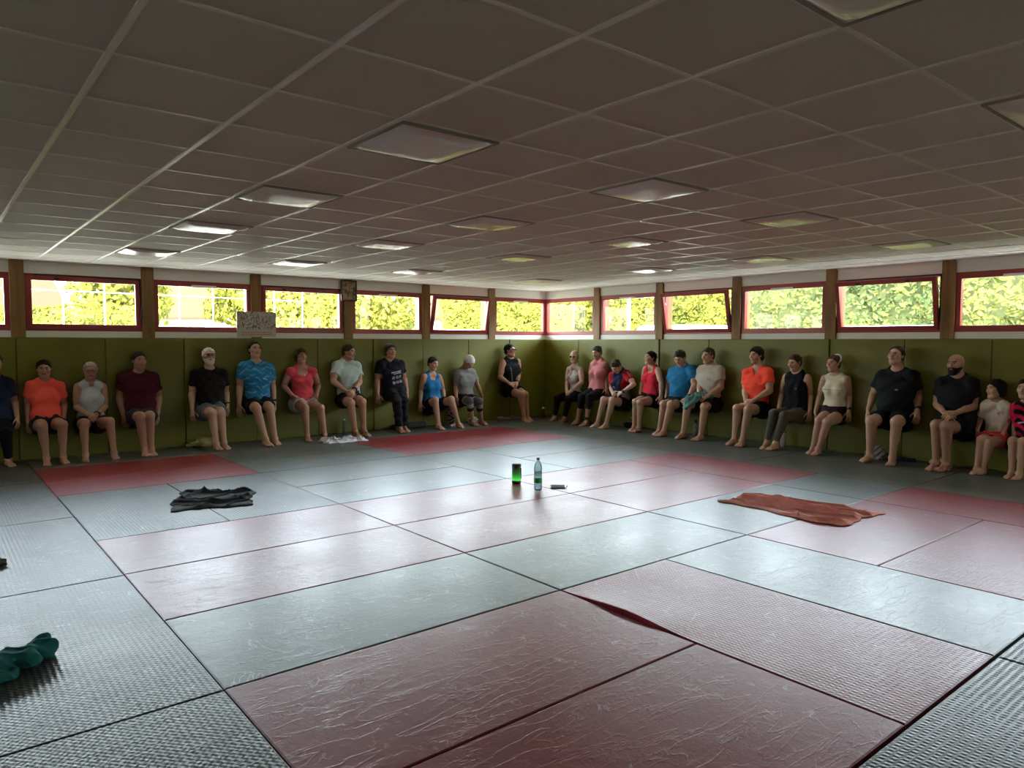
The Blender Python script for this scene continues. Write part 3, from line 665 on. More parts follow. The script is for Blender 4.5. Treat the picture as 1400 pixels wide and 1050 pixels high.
JOINTS = {
 1: ('L', 0.98, dict(sa=(-0.435,0.130,1.018), sb=(-0.168,0.130,1.008), hip=(-0.304,0.130,0.520), ka=(-0.374,0.544,0.437), kb=(-0.235,0.547,0.415), aa=(-0.356,0.339,0.079), ab=(-0.202,0.330,0.079), ta=(-0.398,0.512,0.020), tb=(-0.159,0.506,0.020), ea=(-0.483,0.054,0.757), eb=(-0.098,0.076,0.742), wa=(-0.504,0.234,0.596), wb=(-0.091,0.248,0.573), ht=(-0.289,0.140,1.351), ch=(-0.290,0.170,1.139))),
 2: ('L', 0.97, dict(sa=(0.079,0.130,0.963), sb=(0.363,0.130,0.953), hip=(0.220,0.130,0.483), ka=(0.130,0.547,0.475), kb=(0.338,0.544,0.484), aa=(0.166,0.505,0.078), ab=(0.341,0.502,0.078), ta=(0.155,0.682,0.020), tb=(0.370,0.673,0.020), ea=(0.033,0.067,0.709), eb=(0.424,0.066,0.693), wa=(0.021,0.185,0.498), wb=(0.396,0.244,0.537), ht=(0.213,0.140,1.263), ch=(0.210,0.170,1.048))),
 3: ('L', 0.98, dict(sa=(0.578,0.150,0.927), sb=(0.858,0.150,0.917), hip=(0.715,0.130,0.440), ka=(0.570,0.545,0.484), kb=(0.855,0.543,0.487), aa=(0.583,0.495,0.078), ab=(0.907,0.477,0.078), ta=(0.550,0.669,0.020), tb=(0.918,0.654,0.020), ea=(0.551,0.165,0.658), eb=(0.870,0.184,0.652), wa=(0.646,0.377,0.573), wb=(0.735,0.374,0.567), ht=(0.718,0.160,1.228), ch=(0.720,0.190,1.011))),
 4: ('L', 1.08, dict(sa=(1.123,0.130,1.033), sb=(1.469,0.130,1.023), hip=(1.298,0.130,0.495), ka=(1.200,0.592,0.532), kb=(1.314,0.587,0.534), aa=(1.265,0.484,0.087), ab=(1.345,0.492,0.087), ta=(1.241,0.677,0.020), tb=(1.345,0.688,0.020), ea=(1.072,0.054,0.750), eb=(1.547,0.068,0.734), wa=(1.081,0.197,0.523), wb=(1.497,0.230,0.529), ht=(1.297,0.140,1.375), ch=(1.304,0.170,1.113))),
 5: ('L', 1.05, dict(sa=(2.033,0.130,1.059), sb=(2.397,0.130,1.049), hip=(2.216,0.130,0.541), ka=(2.104,0.578,0.520), kb=(2.225,0.573,0.517), aa=(2.173,0.522,0.084), ab=(2.278,0.525,0.084), ta=(2.173,0.711,0.020), tb=(2.293,0.713,0.020), ea=(1.983,0.094,0.765), eb=(2.455,0.074,0.760), wa=(1.946,0.225,0.546), wb=(2.423,0.260,0.585), ht=(2.211,0.140,1.426), ch=(2.203,0.170,1.160))),
 6: ('L', 1.12, dict(sa=(2.698,0.130,1.145), sb=(3.081,0.130,1.131), hip=(2.898,0.130,0.589), ka=(2.715,0.601,0.552), kb=(2.907,0.603,0.553), aa=(2.857,0.562,0.090), ab=(3.001,0.536,0.090), ta=(2.853,0.766,0.020), tb=(2.994,0.741,0.020), ea=(2.650,0.099,0.829), eb=(3.150,0.083,0.823), wa=(2.599,0.215,0.583), wb=(3.121,0.227,0.588), ht=(2.866,0.140,1.507), ch=(2.868,0.170,1.251))),
 7: ('L', 1.02, dict(sa=(3.413,0.140,1.062), sb=(3.774,0.140,1.054), hip=(3.596,0.130,0.564), ka=(3.458,0.558,0.508), kb=(3.706,0.559,0.497), aa=(3.517,0.492,0.081), ab=(3.799,0.487,0.081), ta=(3.483,0.672,0.020), tb=(3.758,0.664,0.020), ea=(3.331,0.072,0.820), eb=(3.892,0.084,0.810), wa=(3.374,0.290,0.692), wb=(3.776,0.279,0.686), ht=(3.569,0.150,1.405), ch=(3.589,0.180,1.165))),
 8: ('L', 1.11, dict(sa=(4.189,0.130,1.144), sb=(4.537,0.130,1.125), hip=(4.383,0.130,0.598), ka=(4.197,0.589,0.548), kb=(4.392,0.592,0.555), aa=(4.310,0.501,0.089), ab=(4.462,0.508,0.089), ta=(4.308,0.700,0.020), tb=(4.485,0.705,0.020), ea=(4.071,0.227,0.882), eb=(4.530,0.238,0.856), wa=(4.220,0.391,0.717), wb=(4.347,0.403,0.733), ht=(4.367,0.150,1.464), ch=(4.400,0.180,1.210))),
 9: ('L', 1.07, dict(sa=(4.977,0.130,1.141), sb=(5.349,0.130,1.144), hip=(5.249,0.120,0.661), ka=(5.046,0.537,0.543), kb=(5.187,0.524,0.539), aa=(5.137,0.465,0.086), ab=(5.244,0.425,0.086), ta=(5.126,0.657,0.020), tb=(5.258,0.617,0.020), ea=(4.943,0.072,0.851), eb=(5.463,0.080,0.863), wa=(4.876,0.213,0.636), wb=(5.416,0.250,0.667), ht=(5.142,0.150,1.481), ch=(5.164,0.180,1.207))),
 10: ('L', 1.05, dict(sa=(5.839,0.130,0.903), sb=(6.145,0.130,0.883), hip=(5.991,0.130,0.369), ka=(5.792,0.543,0.513), kb=(6.117,0.554,0.507), aa=(5.902,0.480,0.084), ab=(6.279,0.536,0.084), ta=(5.894,0.670,0.020), tb=(6.292,0.725,0.020), ea=(5.828,0.037,0.632), eb=(6.284,0.038,0.638), wa=(5.722,0.180,0.440), wb=(6.182,0.243,0.516), ht=(5.986,0.160,1.253), ch=(6.000,0.190,0.996))),
 11: ('L', 1.01, dict(sa=(6.539,0.150,0.962), sb=(6.855,0.150,0.956), hip=(6.703,0.130,0.466), ka=(6.518,0.549,0.465), kb=(6.722,0.556,0.443), aa=(6.658,0.432,0.081), ab=(6.879,0.405,0.081), ta=(6.664,0.613,0.020), tb=(6.908,0.585,0.020), ea=(6.556,0.071,0.691), eb=(6.986,0.142,0.705), wa=(6.462,0.212,0.508), wb=(7.115,0.108,0.497), ht=(6.711,0.270,1.268), ch=(6.673,0.300,1.019))),
 12: ('L', 1.07, dict(sa=(7.603,0.130,1.123), sb=(7.965,0.130,1.127), hip=(7.793,0.130,0.610), ka=(7.684,0.576,0.521), kb=(7.796,0.568,0.522), aa=(7.805,0.518,0.085), ab=(7.912,0.494,0.085), ta=(7.768,0.704,0.020), tb=(7.915,0.685,0.020), ea=(7.518,0.151,0.839), eb=(7.925,0.207,0.843), wa=(7.541,0.393,0.731), wb=(7.750,0.378,0.733), ht=(7.717,0.150,1.471), ch=(7.778,0.180,1.211))),
 13: ('R', 1.01, dict(sa=(-3.872,0.140,0.992), sb=(-3.554,0.140,0.988), hip=(-3.731,0.130,0.503), ka=(-3.757,0.550,0.446), kb=(-3.493,0.530,0.449), aa=(-3.953,0.436,0.081), ab=(-3.687,0.428,0.081), ta=(-3.930,0.614,0.020), tb=(-3.652,0.604,0.020), ea=(-3.835,0.234,0.733), eb=(-3.432,0.232,0.755), wa=(-3.690,0.375,0.580), wb=(-3.545,0.390,0.593), ht=(-3.705,0.160,1.344), ch=(-3.695,0.190,1.099))),
 14: ('R', 1.05, dict(sa=(-3.249,0.130,1.095), sb=(-2.943,0.130,1.111), hip=(-3.115,0.130,0.595), ka=(-3.101,0.559,0.515), kb=(-2.906,0.558,0.527), aa=(-3.237,0.530,0.084), ab=(-3.000,0.535,0.084), ta=(-3.231,0.716,0.020), tb=(-2.973,0.719,0.020), ea=(-3.385,0.048,0.847), eb=(-3.019,0.021,0.854), wa=(-3.244,0.187,0.675), wb=(-2.872,0.152,0.678), ht=(-3.089,0.160,1.442), ch=(-3.111,0.190,1.191))),
 15: ('R', 1.03, dict(sa=(-2.678,0.200,0.921), sb=(-2.350,0.200,0.960), hip=(-2.524,0.130,0.428), ka=(-2.553,0.560,0.504), kb=(-2.357,0.558,0.503), aa=(-2.697,0.568,0.083), ab=(-2.490,0.567,0.083), ta=(-2.754,0.747,0.020), tb=(-2.505,0.751,0.020), ea=(-2.789,0.124,0.682), eb=(-2.133,0.264,0.781), wa=(-2.595,0.300,0.619), wb=(-2.301,0.369,0.637), ht=(-2.467,0.360,1.209), ch=(-2.426,0.390,0.961))),
 16: ('R', 1.03, dict(sa=(-1.989,0.130,1.047), sb=(-1.716,0.130,1.043), hip=(-1.876,0.130,0.545), ka=(-1.839,0.549,0.510), kb=(-1.727,0.562,0.511), aa=(-1.935,0.467,0.082), ab=(-1.818,0.483,0.082), ta=(-1.918,0.648,0.020), tb=(-1.830,0.665,0.020), ea=(-2.126,0.034,0.812), eb=(-1.590,0.199,0.809), wa=(-2.034,0.197,0.637), wb=(-1.483,0.337,0.630), ht=(-1.826,0.160,1.345), ch=(-1.874,0.190,1.131))),
 17: ('R', 1.09, dict(sa=(-1.372,0.150,1.034), sb=(-0.998,0.150,1.076), hip=(-1.191,0.130,0.523), ka=(-1.211,0.589,0.517), kb=(-1.062,0.592,0.523), aa=(-1.354,0.516,0.087), ab=(-1.219,0.570,0.087), ta=(-1.353,0.712,0.020), tb=(-1.235,0.763,0.020), ea=(-1.539,0.044,0.802), eb=(-0.892,0.219,0.815), wa=(-1.475,0.200,0.592), wb=(-0.873,0.413,0.634), ht=(-1.195,0.240,1.391), ch=(-1.140,0.270,1.118))),
 18: ('R', 1.08, dict(sa=(-0.824,0.130,1.080), sb=(-0.503,0.130,1.089), hip=(-0.666,0.130,0.555), ka=(-0.753,0.591,0.539), kb=(-0.448,0.577,0.528), aa=(-0.861,0.544,0.087), ab=(-0.550,0.512,0.087), ta=(-0.889,0.735,0.020), tb=(-0.563,0.705,0.020), ea=(-0.810,0.204,0.810), eb=(-0.438,0.171,0.812), wa=(-0.674,0.404,0.692), wb=(-0.497,0.404,0.695), ht=(-0.665,0.160,1.417), ch=(-0.705,0.190,1.169))),
 19: ('R', 1.09, dict(sa=(0.000,0.130,1.064), sb=(0.338,0.130,1.075), hip=(0.156,0.130,0.535), ka=(0.129,0.590,0.546), kb=(0.311,0.589,0.543), aa=(0.054,0.531,0.087), ab=(0.195,0.542,0.087), ta=(0.023,0.723,0.020), tb=(0.233,0.732,0.020), ea=(-0.009,0.175,0.775), eb=(0.423,0.222,0.806), wa=(0.130,0.380,0.658), wb=(0.266,0.390,0.660), ht=(0.169,0.150,1.438), ch=(0.146,0.180,1.187))),
 20: ('R', 1.05, dict(sa=(0.626,0.130,1.014), sb=(0.946,0.130,1.014), hip=(0.785,0.130,0.498), ka=(0.709,0.577,0.513), kb=(0.868,0.578,0.496), aa=(0.576,0.521,0.084), ab=(0.700,0.514,0.084), ta=(0.582,0.711,0.020), tb=(0.672,0.703,0.020), ea=(0.522,0.054,0.747), eb=(0.938,0.019,0.750), wa=(0.584,0.234,0.571), wb=(1.014,0.169,0.548), ht=(0.790,0.150,1.348), ch=(0.745,0.180,1.093))),
 21: ('R', 0.99, dict(sa=(1.197,0.130,1.016), sb=(1.505,0.130,1.016), hip=(1.346,0.130,0.534), ka=(1.349,0.542,0.468), kb=(1.464,0.546,0.461), aa=(1.224,0.449,0.079), ab=(1.306,0.458,0.079), ta=(1.217,0.625,0.020), tb=(1.317,0.636,0.020), ea=(1.105,0.070,0.762), eb=(1.489,0.016,0.772), wa=(1.109,0.187,0.545), wb=(1.561,0.163,0.585), ht=(1.348,0.150,1.340), ch=(1.321,0.180,1.104))),
 22: ('R', 1.10, dict(sa=(1.982,0.150,1.099), sb=(2.340,0.150,1.104), hip=(2.155,0.140,0.562), ka=(2.061,0.610,0.533), kb=(2.356,0.599,0.543), aa=(1.992,0.478,0.088), ab=(2.282,0.506,0.088), ta=(1.959,0.672,0.020), tb=(2.333,0.695,0.020), ea=(1.836,0.055,0.841), eb=(2.361,0.010,0.835), wa=(1.846,0.230,0.632), wb=(2.437,0.211,0.665), ht=(2.151,0.170,1.451), ch=(2.150,0.200,1.224))),
 23: ('R', 1.10, dict(sa=(2.686,0.130,1.034), sb=(3.005,0.130,1.044), hip=(2.844,0.130,0.495), ka=(2.800,0.593,0.547), kb=(2.907,0.595,0.542), aa=(2.772,0.487,0.088), ab=(2.873,0.468,0.088), ta=(2.736,0.678,0.020), tb=(2.837,0.659,0.020), ea=(2.640,0.154,0.754), eb=(3.023,0.125,0.761), wa=(2.797,0.372,0.685), wb=(2.935,0.378,0.689), ht=(2.843,0.160,1.373), ch=(2.827,0.190,1.132))),
 24: ('R', 0.79, dict(sa=(3.154,0.110,0.789), sb=(3.349,0.110,0.791), hip=(3.245,0.110,0.403), ka=(3.220,0.442,0.406), kb=(3.308,0.447,0.378), aa=(3.173,0.409,0.063), ab=(3.228,0.372,0.063), ta=(3.153,0.549,0.020), tb=(3.216,0.516,0.020), ea=(3.073,0.021,0.610), eb=(3.346,0.031,0.594), wa=(3.091,0.177,0.490), wb=(3.344,0.162,0.445), ht=(3.277,0.130,1.076), ch=(3.230,0.160,0.861))),
 25: ('R', 0.84, dict(sa=(3.450,0.110,0.784), sb=(3.646,0.110,0.789), hip=(3.533,0.110,0.365), ka=(3.533,0.453,0.427), kb=(3.631,0.458,0.429), aa=(3.510,0.383,0.067), ab=(3.590,0.403,0.067), ta=(3.480,0.530,0.020), tb=(3.579,0.554,0.020), ea=(3.419,0.003,0.587), eb=(3.727,0.231,0.632), wa=(3.456,0.163,0.457), wb=(3.733,0.377,0.499), ht=(3.557,0.130,1.095), ch=(3.531,0.160,0.884))),
}
# who they are:  label, sex, face yaw (towards image right), face pitch (down), skin, hair, clothes ...
TAN, FAIR, DARK, PALE = (.38, .195, .125), (.47, .275, .185), (.25, .13, .08), (.54, .34, .25)
BLK, NAVY = (.010, .010, .012), (.012, .018, .040)
PEOPLE = {
 1: dict(label='person cut by the left edge, navy T-shirt and black leggings', sex='f', yaw=0, pitch=0, skin=FAIR, hair=('short', (.03, .02, .015)), top=('tee', (.012, .022, .05)), bottom=('leggings', BLK, .90), bulk=1.12, arms='hang'),
 2: dict(label='woman in a coral T-shirt and dark shorts, second from the left edge', sex='f', yaw=-6, pitch=3, skin=TAN, hair=('tied', (.02, .012, .008)), top=('tee', (.86, .10, .075)), bottom=('shorts', (.02, .022, .026), .42), bulk=1.08, arms='hang'),
 3: dict(label='grey-haired woman in glasses and pale sleeveless top with clasped hands', sex='f', yaw=-9, pitch=4, skin=TAN, hair=('short', (.34, .30, .24)), top=('sleeveless', (.42, .44, .47)), bottom=('shorts', (.03, .015, .018), .40), arms='clasp', glasses=1, vneck=1, watch='b'),
 4: dict(label='man in a burgundy T-shirt and dark grey shorts against the wall', sex='m', yaw=12, pitch=0, skin=TAN, hair=('short', (.03, .022, .016)), top=('tee', (.055, .006, .014)), bottom=('shorts', (.035, .042, .042), .72), arms='hang', bulk=1.06, stubble=.5),
 5: dict(label='man with white hair, beard and glasses, black T-shirt, grey shorts', sex='m', yaw=-3, pitch=-10, skin=FAIR, hair=('short', (.62, .58, .54)), top=('tee', (.012, .010, .009)), bottom=('shorts', (.12, .135, .15), .66), arms='hang', glasses=1, beard=(.55, .50, .46), watch='b', bulk=1.07, cord=1),
 6: dict(label='man in a striped blue sports T-shirt and black shorts', sex='m', yaw=2, pitch=-8, skin=FAIR, hair=('receding', (.03, .022, .016)), top=('tee', (.022, .16, .34)), bottom=('shorts', (.012, .012, .016), .66), arms='hang', watch='b', print='streaks'),
 7: dict(label='smiling woman in a coral scoop-neck top with hands on pale grey shorts', sex='f', yaw=2, pitch=2, skin=TAN, hair=('bob', (.045, .030, .020)), top=('scoop', (.56, .055, .075)), bottom=('shorts', (.36, .37, .38), .38), arms='thigh', bulk=1.12, pendant=1),
 8: dict(label='man in a pale grey T-shirt looking sideways, hands clasped', sex='m', yaw=34, pitch=4, skin=TAN, hair=('short', (.035, .024, .016)), top=('tee', (.42, .50, .48)), bottom=('shorts', (.012, .013, .016), .58), arms='clasp', watch='b'),
 9: dict(label='man in a black T-shirt with white print and long black trousers', sex='m', yaw=-2, pitch=-4, skin=TAN, hair=('full', (.05, .04, .032)), top=('tee', (.010, .009, .016)), bottom=('trousers', (.012, .012, .016), .93), arms='hang', print='icons', bulk=.98),
 10: dict(label='woman in a bright blue tank top and black shorts', sex='f', yaw=14, pitch=12, skin=FAIR, hair=('tied', (.035, .020, .014)), top=('tank', (.016, .15, .36)), bottom=('shorts', (.010, .010, .014), .66), arms='hang', bulk=1.05),
 11: dict(label='grey-haired man bowing his head, grey T-shirt, bands around his knees', sex='m', yaw=8, pitch=58, skin=TAN, hair=('short', (.58, .57, .56)), top=('tee', (.19, .19, .175)), bottom=('shorts', (.012, .012, .018), .56), arms='hang', bulk=.95, bands=1),
 12: dict(label='man in a black sleeveless top, sunglasses and black shorts near the corner', sex='m', yaw=24, pitch=-4, skin=TAN, hair=('short', (.012, .010, .009)), top=('sleeveless', (.010, .011, .013)), bottom=('shorts', (.010, .010, .012), .52), arms='clasp', glasses=2, print='stripe', bulk=.98, watch='b'),
 13: dict(label='blonde woman in glasses, pale tank top and black leggings, nearest the corner', sex='f', yaw=24, pitch=2, skin=FAIR, hair=('tied', (.40, .32, .20)), top=('tank', (.46, .43, .41)), bottom=('leggings', BLK, .86), arms='clasp', glasses=2, bulk=.97),
 14: dict(label='woman in a pink sleeveless top and cropped black leggings', sex='f', yaw=4, pitch=20, skin=TAN, hair=('bun', (.05, .04, .035)), top=('sleeveless', (.60, .215, .23)), bottom=('leggings', BLK, .46), arms='hang'),
 15: dict(label='girl in a navy and red jersey bending over her hands', sex='f', yaw=4, pitch=52, skin=PALE, hair=('tied', (.035, .02, .014)), top=('tee', (.012, .018, .045)), bottom=('shorts', (.012, .012, .014), .52), arms='clasp', print='jersey', bulk=1.04, watch='b'),
 16: dict(label='woman in a red tank top and black shorts with dark tied hair', sex='f', yaw=-20, pitch=-4, skin=FAIR, hair=('pony', (.014, .010, .008)), top=('tank', (.74, .035, .065)), bottom=('shorts', (.012, .012, .014), .40), arms='hang', bulk=.95),
 17: dict(label='man in a blue T-shirt looking down, one fist on his thigh', sex='m', yaw=8, pitch=34, skin=FAIR, hair=('short', (.030, .024, .018)), top=('tee', (.016, .15, .31)), bottom=('shorts', (.014, .014, .016), .70), arms='mixed', bulk=1.16, watch='b'),
 18: dict(label='man in a beige T-shirt with a green cloth in his lap', sex='m', yaw=-8, pitch=4, skin=FAIR, hair=('short', (.05, .036, .024)), top=('tee', (.46, .40, .33)), bottom=('shorts', (.014, .014, .017), .74), arms='clasp', bulk=1.0),
 19: dict(label='man in a bright orange T-shirt and black shorts', sex='m', yaw=-12, pitch=3, skin=FAIR, hair=('full', (.018, .013, .010)), top=('tee', (.95, .085, .045)), bottom=('shorts', (.012, .012, .014), .54), arms='clasp', stubble=.6, vneck=1),
 20: dict(label='woman in a black tank top and olive leggings, long tied hair', sex='f', yaw=-12, pitch=12, skin=FAIR, hair=('pony', (.075, .048, .030)), top=('sleeveless', (.009, .009, .013)), bottom=('leggings', (.095, .085, .066), .86), arms='hang'),
 21: dict(label='woman in a cream crop top with a pale headband and dark tight shorts', sex='f', yaw=-13, pitch=0, skin=FAIR, hair=('bun', (.12, .06, .03)), top=('crop', (.66, .60, .44)), bottom=('shorts', (.030, .012, .018), .30), arms='hang', band=1, watch='b'),
 22: dict(label='heavy man in a black T-shirt with legs apart and chin raised', sex='m', yaw=-4, pitch=-12, skin=FAIR, hair=('receding', (.06, .036, .022)), top=('tee', (.011, .012, .014)), bottom=('shorts', (.009, .009, .011), .70), arms='hang', bulk=1.2, watch='b'),
 23: dict(label='bald bearded man in a black T-shirt with hands folded', sex='m', yaw=-11, pitch=2, skin=TAN, hair=None, top=('tee', (.009, .009, .010)), bottom=('shorts', (.010, .011, .016), .60), arms='clasp', beard=(.012, .010, .009), bulk=1.02),
 24: dict(label='child in a white T-shirt with a red heart print and red shorts', sex='c', yaw=-42, pitch=0, skin=FAIR, hair=('bob', (.016, .010, .008)), top=('tee', (.68, .61, .52)), bottom=('shorts', (.55, .05, .055), .40), arms='hang', print='heart', bulk=.95),
 25: dict(label='child in a pink and black T-shirt at the right edge', sex='c', yaw=-8, pitch=0, skin=FAIR, hair=('short', (.016, .012, .010)), top=('tee', (.62, .012, .075)), bottom=('shorts', (.012, .012, .014), .34), arms='hang', print='blotch', bulk=.95),
}
def rot(v, ax, a):
    v = np.array(v, float); ax = unit(ax); return v*math.cos(a)+np.cross(ax, v)*math.sin(a)+ax*(ax@v)*(1-math.cos(a))
def person(pid, h=.006, hc=.008):
    wall, k, Jr = JOINTS[pid]; sp = PEOPLE[pid]; G2 = np.random.default_rng(pid); f_ = sp['sex'] == 'f'; kid = sp['sex'] == 'c'; bk = sp.get('bulk', 1.0)
    if wall == 'L': O, S, N = np.array([0, YW-PT-.014, 0]), np.array([1., 0, 0]), np.array([0, -1., 0])
    else: O, S, N = np.array([XW-PT-.018, 0, 0]), np.array([0, -1., 0]), np.array([-1., 0, 0])
    Zp = np.array([0, 0, 1.])
    J = {q: O+S*v[0]+N*v[1]+Zp*v[2] for q, v in Jr.items()}
    base = J['hip']*np.array([1, 1, 0])+N*.15; J = {q: v-base for q, v in J.items()}
    wall_d = lambda X, Y, Z: .004-((X+base[0]-O[0])*N[0]+(Y+base[1]-O[1])*N[1]) if False else (-( (X+(base-O)[0])*N[0]+(Y+(base-O)[1])*N[1] )+.004)
    H = J['hip']; sm = (J['sa']+J['sb'])/2; w = unit(sm-H); lat = J['sb']-J['sa']; lat = unit(lat-w*(lat@w)); fwd = np.cross(lat, w); fwd = fwd if fwd@N > 0 else -fwd
    Lt = np.linalg.norm(sm-H); sw = np.linalg.norm(J['sb']-J['sa'])
    # ---- trunk
    q = k*bk
    if kid: st = [(-.09, .10, .075), (0, .128, .088), (.16, .115, .082), (.30, .122, .085), (.42, .115, .07), (.50, .07, .05)]
    elif f_: st = [(-.10, .10, .08), (-.02, .165, .112), (.05, .162, .112), (.20, .125, .094), (.33, .140, .100), (.43, .136, .082), (.50, .085, .055)]
    else: st = [(-.10, .10, .08), (-.02, .158, .112), (.05, .158, .112), (.20, .146, .105), (.33, .165, .113), (.43, .160, .095), (.50, .09, .06)]
    sc = Lt/.49
    def trunk(off=0, y0=None, y1=None):
        s = [(y*sc, a*q+off, b*min(q, 1.12*k)+off, (b*min(q, 1.12*k)-.105)) for y, a, b in st]; return LOFT(H, w, lat, fwd, s)
    T = [(trunk, .03)]
    belly = max(0, bk-1.0)
    extra = []
    if belly > .03 and not f_: extra.append((EL(H+w*.15*sc+fwd*(.05+.12*belly), ((.13+.1*belly)*k, (.085+.28*belly)*k, .14*k), (lat, fwd, w)), .05))
    elif belly > .03: extra.append((EL(H+w*.10*sc+fwd*.045, (.13*k, (.08+.15*belly)*k, .11*k), (lat, fwd, w)), .05))
    if f_:
        for s in (-1, 1): extra.append((EL(H+w*.325*sc+lat*s*.068*k+fwd*.070*k, (.064*k, .050*k*bk, .060*k), (lat, fwd, w)), .03))
    elif not kid:
        for s in (-1, 1): extra.append((EL(H+w*.35*sc+lat*s*.075*k+fwd*.068*k, (.075*k, .022*k, .06*k), (lat, fwd, w)), .05))
    for s in (-1, 1): extra.append((EL(H+lat*s*.08*k-w*.045*k-fwd*.01, (.095*q, .10*k, .095*q), (lat, fwd, w)), .04))
    ra = (.046 if f_ or kid else .053)*k*(.4+.6*bk)
    clav, arms, legs = [], {}, {}
    for c, s in (('a', -1), ('b', 1)):
        sj = J['s'+c]; clav.append((RC(sm+w*.035*k+lat*s*.045*k, sj-lat*s*.014-w*.014, .047*k, .040*k), .04))
        clav.append((RC(sm+w*.075*k-fwd*.015, sj-lat*s*.07+w*.004, .040*k, .030*k), .04))
        e, wr = J['e'+c], J['w'+c]
        arms[c] = [(EL(sj-w*.024*k, (ra*1.04, ra*1.10, ra*1.12), (lat, fwd, w)), .03), (RC(sj, e, ra*1.02, ra*.78), .02), (RC(sj+.28*(e-sj), sj+.7*(e-sj), ra*1.03, ra*.9), .03), (RC(e, wr, ra*.76, .027*k), .015), (RC(e+.12*(wr-e), e+.45*(wr-e), ra*.80, ra*.66), .02)]
        hj = H+lat*s*.085*k-w*.02; kn, an = J['k'+c], J['a'+c]; rl = (.98 if f_ else 1.0)*k*(.55+.45*bk)
        back = unit(np.cross(np.cross(an-kn, N), an-kn)); back = back if back@N < 0 else -back
        legs[c] = [(RC(hj, kn, .086*rl, .055*rl), .03), (RC(hj+.15*(kn-hj), hj+.6*(kn-hj), .084*rl, .070*rl), .03), (EL(kn+.006*N, (.053*rl, .052*rl, .056*rl), (lat, fwd, w)), .02),
                   (RC(kn, an, .050*rl, .034*k), .02), (RC(kn+.13*(an-kn)+back*.018*k, kn+.50*(an-kn)+back*.016*k, .047*rl, .038*rl), .035)]
        J['h'+c] = hj
    # ---- head
    hs = (1.0 if sp['sex'] == 'm' else .955 if f_ else .93)*(1.03 if sp['sex'] == 'm' else 1.0)
    hc_ = (J['ht']+J['ch'])/2
    yaw, pit = math.radians(sp['yaw']), math.radians(sp['pitch'])
    hf = N*math.cos(yaw)+S*math.sin(yaw); hr = np.cross(hf, Zp); hf = unit(hf*math.cos(pit)-Zp*math.sin(pit)); hu = np.cross(hr, hf); hu = hu if hu@Zp > 0 else -hu
    hr = np.cross(hf, hu)
    P = lambda r, f, u: hc_+(hr*r+hf*f+hu*u)*hs
    # keep the back of the skull off the wall
    dback = (P(0, -.108, .03)+base-O)@N
    if dback < .012: hc_ = hc_+N*(.012-dback)
    AX = (hr, hf, hu); E3 = lambda r, f, u, a, b, c: EL(P(r, f, u), (a*hs, b*hs, c*hs), AX)
    head = [(E3(0, -.012, .030, .076, .095, .083), .0), (E3(0, .022, -.028, .058, .068, .085), .035), (RC(P(0, .062, -.098), P(0, .05, -.09), .021*hs), .03)]
    for s in (-1, 1):
        head += [(RC(P(s*.046, .01, -.062), P(s*.02, .06, -.094), .020*hs, .018*hs), .03), (E3(s*.040, .062, -.018, .024, .02, .02), .03), (E3(s*.077, -.008, 0, .010, .022, .031), .008)]
    head += [(E3(0, .078, .030, .048, .014, .011), .02), (RC(P(0, .088, .012), P(0, .107, -.022), .008*hs, .0125*hs), .012), (RC(P(-.011, .095, -.026), P(.011, .095, -.026), .008*hs), .008), (E3(0, .083, -.050, .023, .010, .0075), .008), (E3(0, .082, -.061, .019, .010, .007), .006)]
    nb = sm+w*.05*k-fwd*.005
    neck = [(RC(nb, P(0, -.025, -.05), (.052 if sp['sex'] == 'm' else .044)*k*(.6+.4*bk), (.054 if sp['sex'] == 'm' else .046)*hs), .03)]
    # ---- hands
    hands = []; hk = k*(1.0 if not kid else 1.05)*(1 if sp['sex'] == 'm' else .93)
    mode = sp['arms']; clasp = (J['wa']+J['wb'])/2+N*.05-Zp*.02
    for c, s in (('a', -1), ('b', 1)):
        e, wr = J['e'+c], J['w'+c]; fd = unit(wr-e); cl = mode == 'clasp' or (mode == 'mixed' and c == 'b' and False); th = mode == 'thigh' or (mode == 'mixed' and c == 'b')
        if cl: hd = unit(fd*.5+unit(clasp-wr)*.8-Zp*.15); pn = unit(-Zp*.6-N*.5-lat*s*.5); curl = .42
        elif th: hd = unit(fd*.5+N*.6-lat*s*.5-Zp*.1); pn = -Zp; curl = .28 if mode == 'thigh' else .9
        else: hd = unit(fd+np.array([0, 0, -.6])); pn = unit(-lat*s*.8-N*.55); curl = .22
        pn = unit(pn-hd*(pn@hd)); hl = np.cross(hd, pn); ts = hl if hl@(N if not (cl or th) else -lat*s) > 0 else -hl
        pal = wr+hd*.085*hk
        for o, r in ((-.026, .0135), (-.009, .0145), (.009, .0145), (.026, .0135)): hands.append((RC(wr+hd*.012+ts*o*.55*hk, pal+ts*o*hk, .015*hk, r*hk), .012))
        for i, (o, L) in enumerate(((.031, .074), (.0105, .083), (-.0105, .077), (-.031, .060))):
            p = pal+ts*o*hk*1.05; d = unit(hd+ts*o*2.2); r = .0088*hk
            for j, fr in enumerate((.45, .32, .23)):
                d = unit(rot(d, np.cross(d, pn), curl*(1, 1.2, .8)[j])); p2 = p+d*L*fr*hk; hands.append((RC(p, p2, r, r*.93), .003)); p = p2; r *= .93
        p = wr+hd*.025*hk+ts*.020*hk; d = unit(hd*.75+ts*.75+pn*.25)
        for j, L in enumerate((.042, .033, .026)):
            p2 = p+d*L*hk; hands.append((RC(p, p2, (.0135, .0105, .0095)[j]*hk, (.0108, .0095, .008)[j]*hk), .006)); p = p2; d = unit(d+hd*.35)
    # ---- feet
    feet = []; fk = k*(1.0 if sp['sex'] == 'm' else .95)
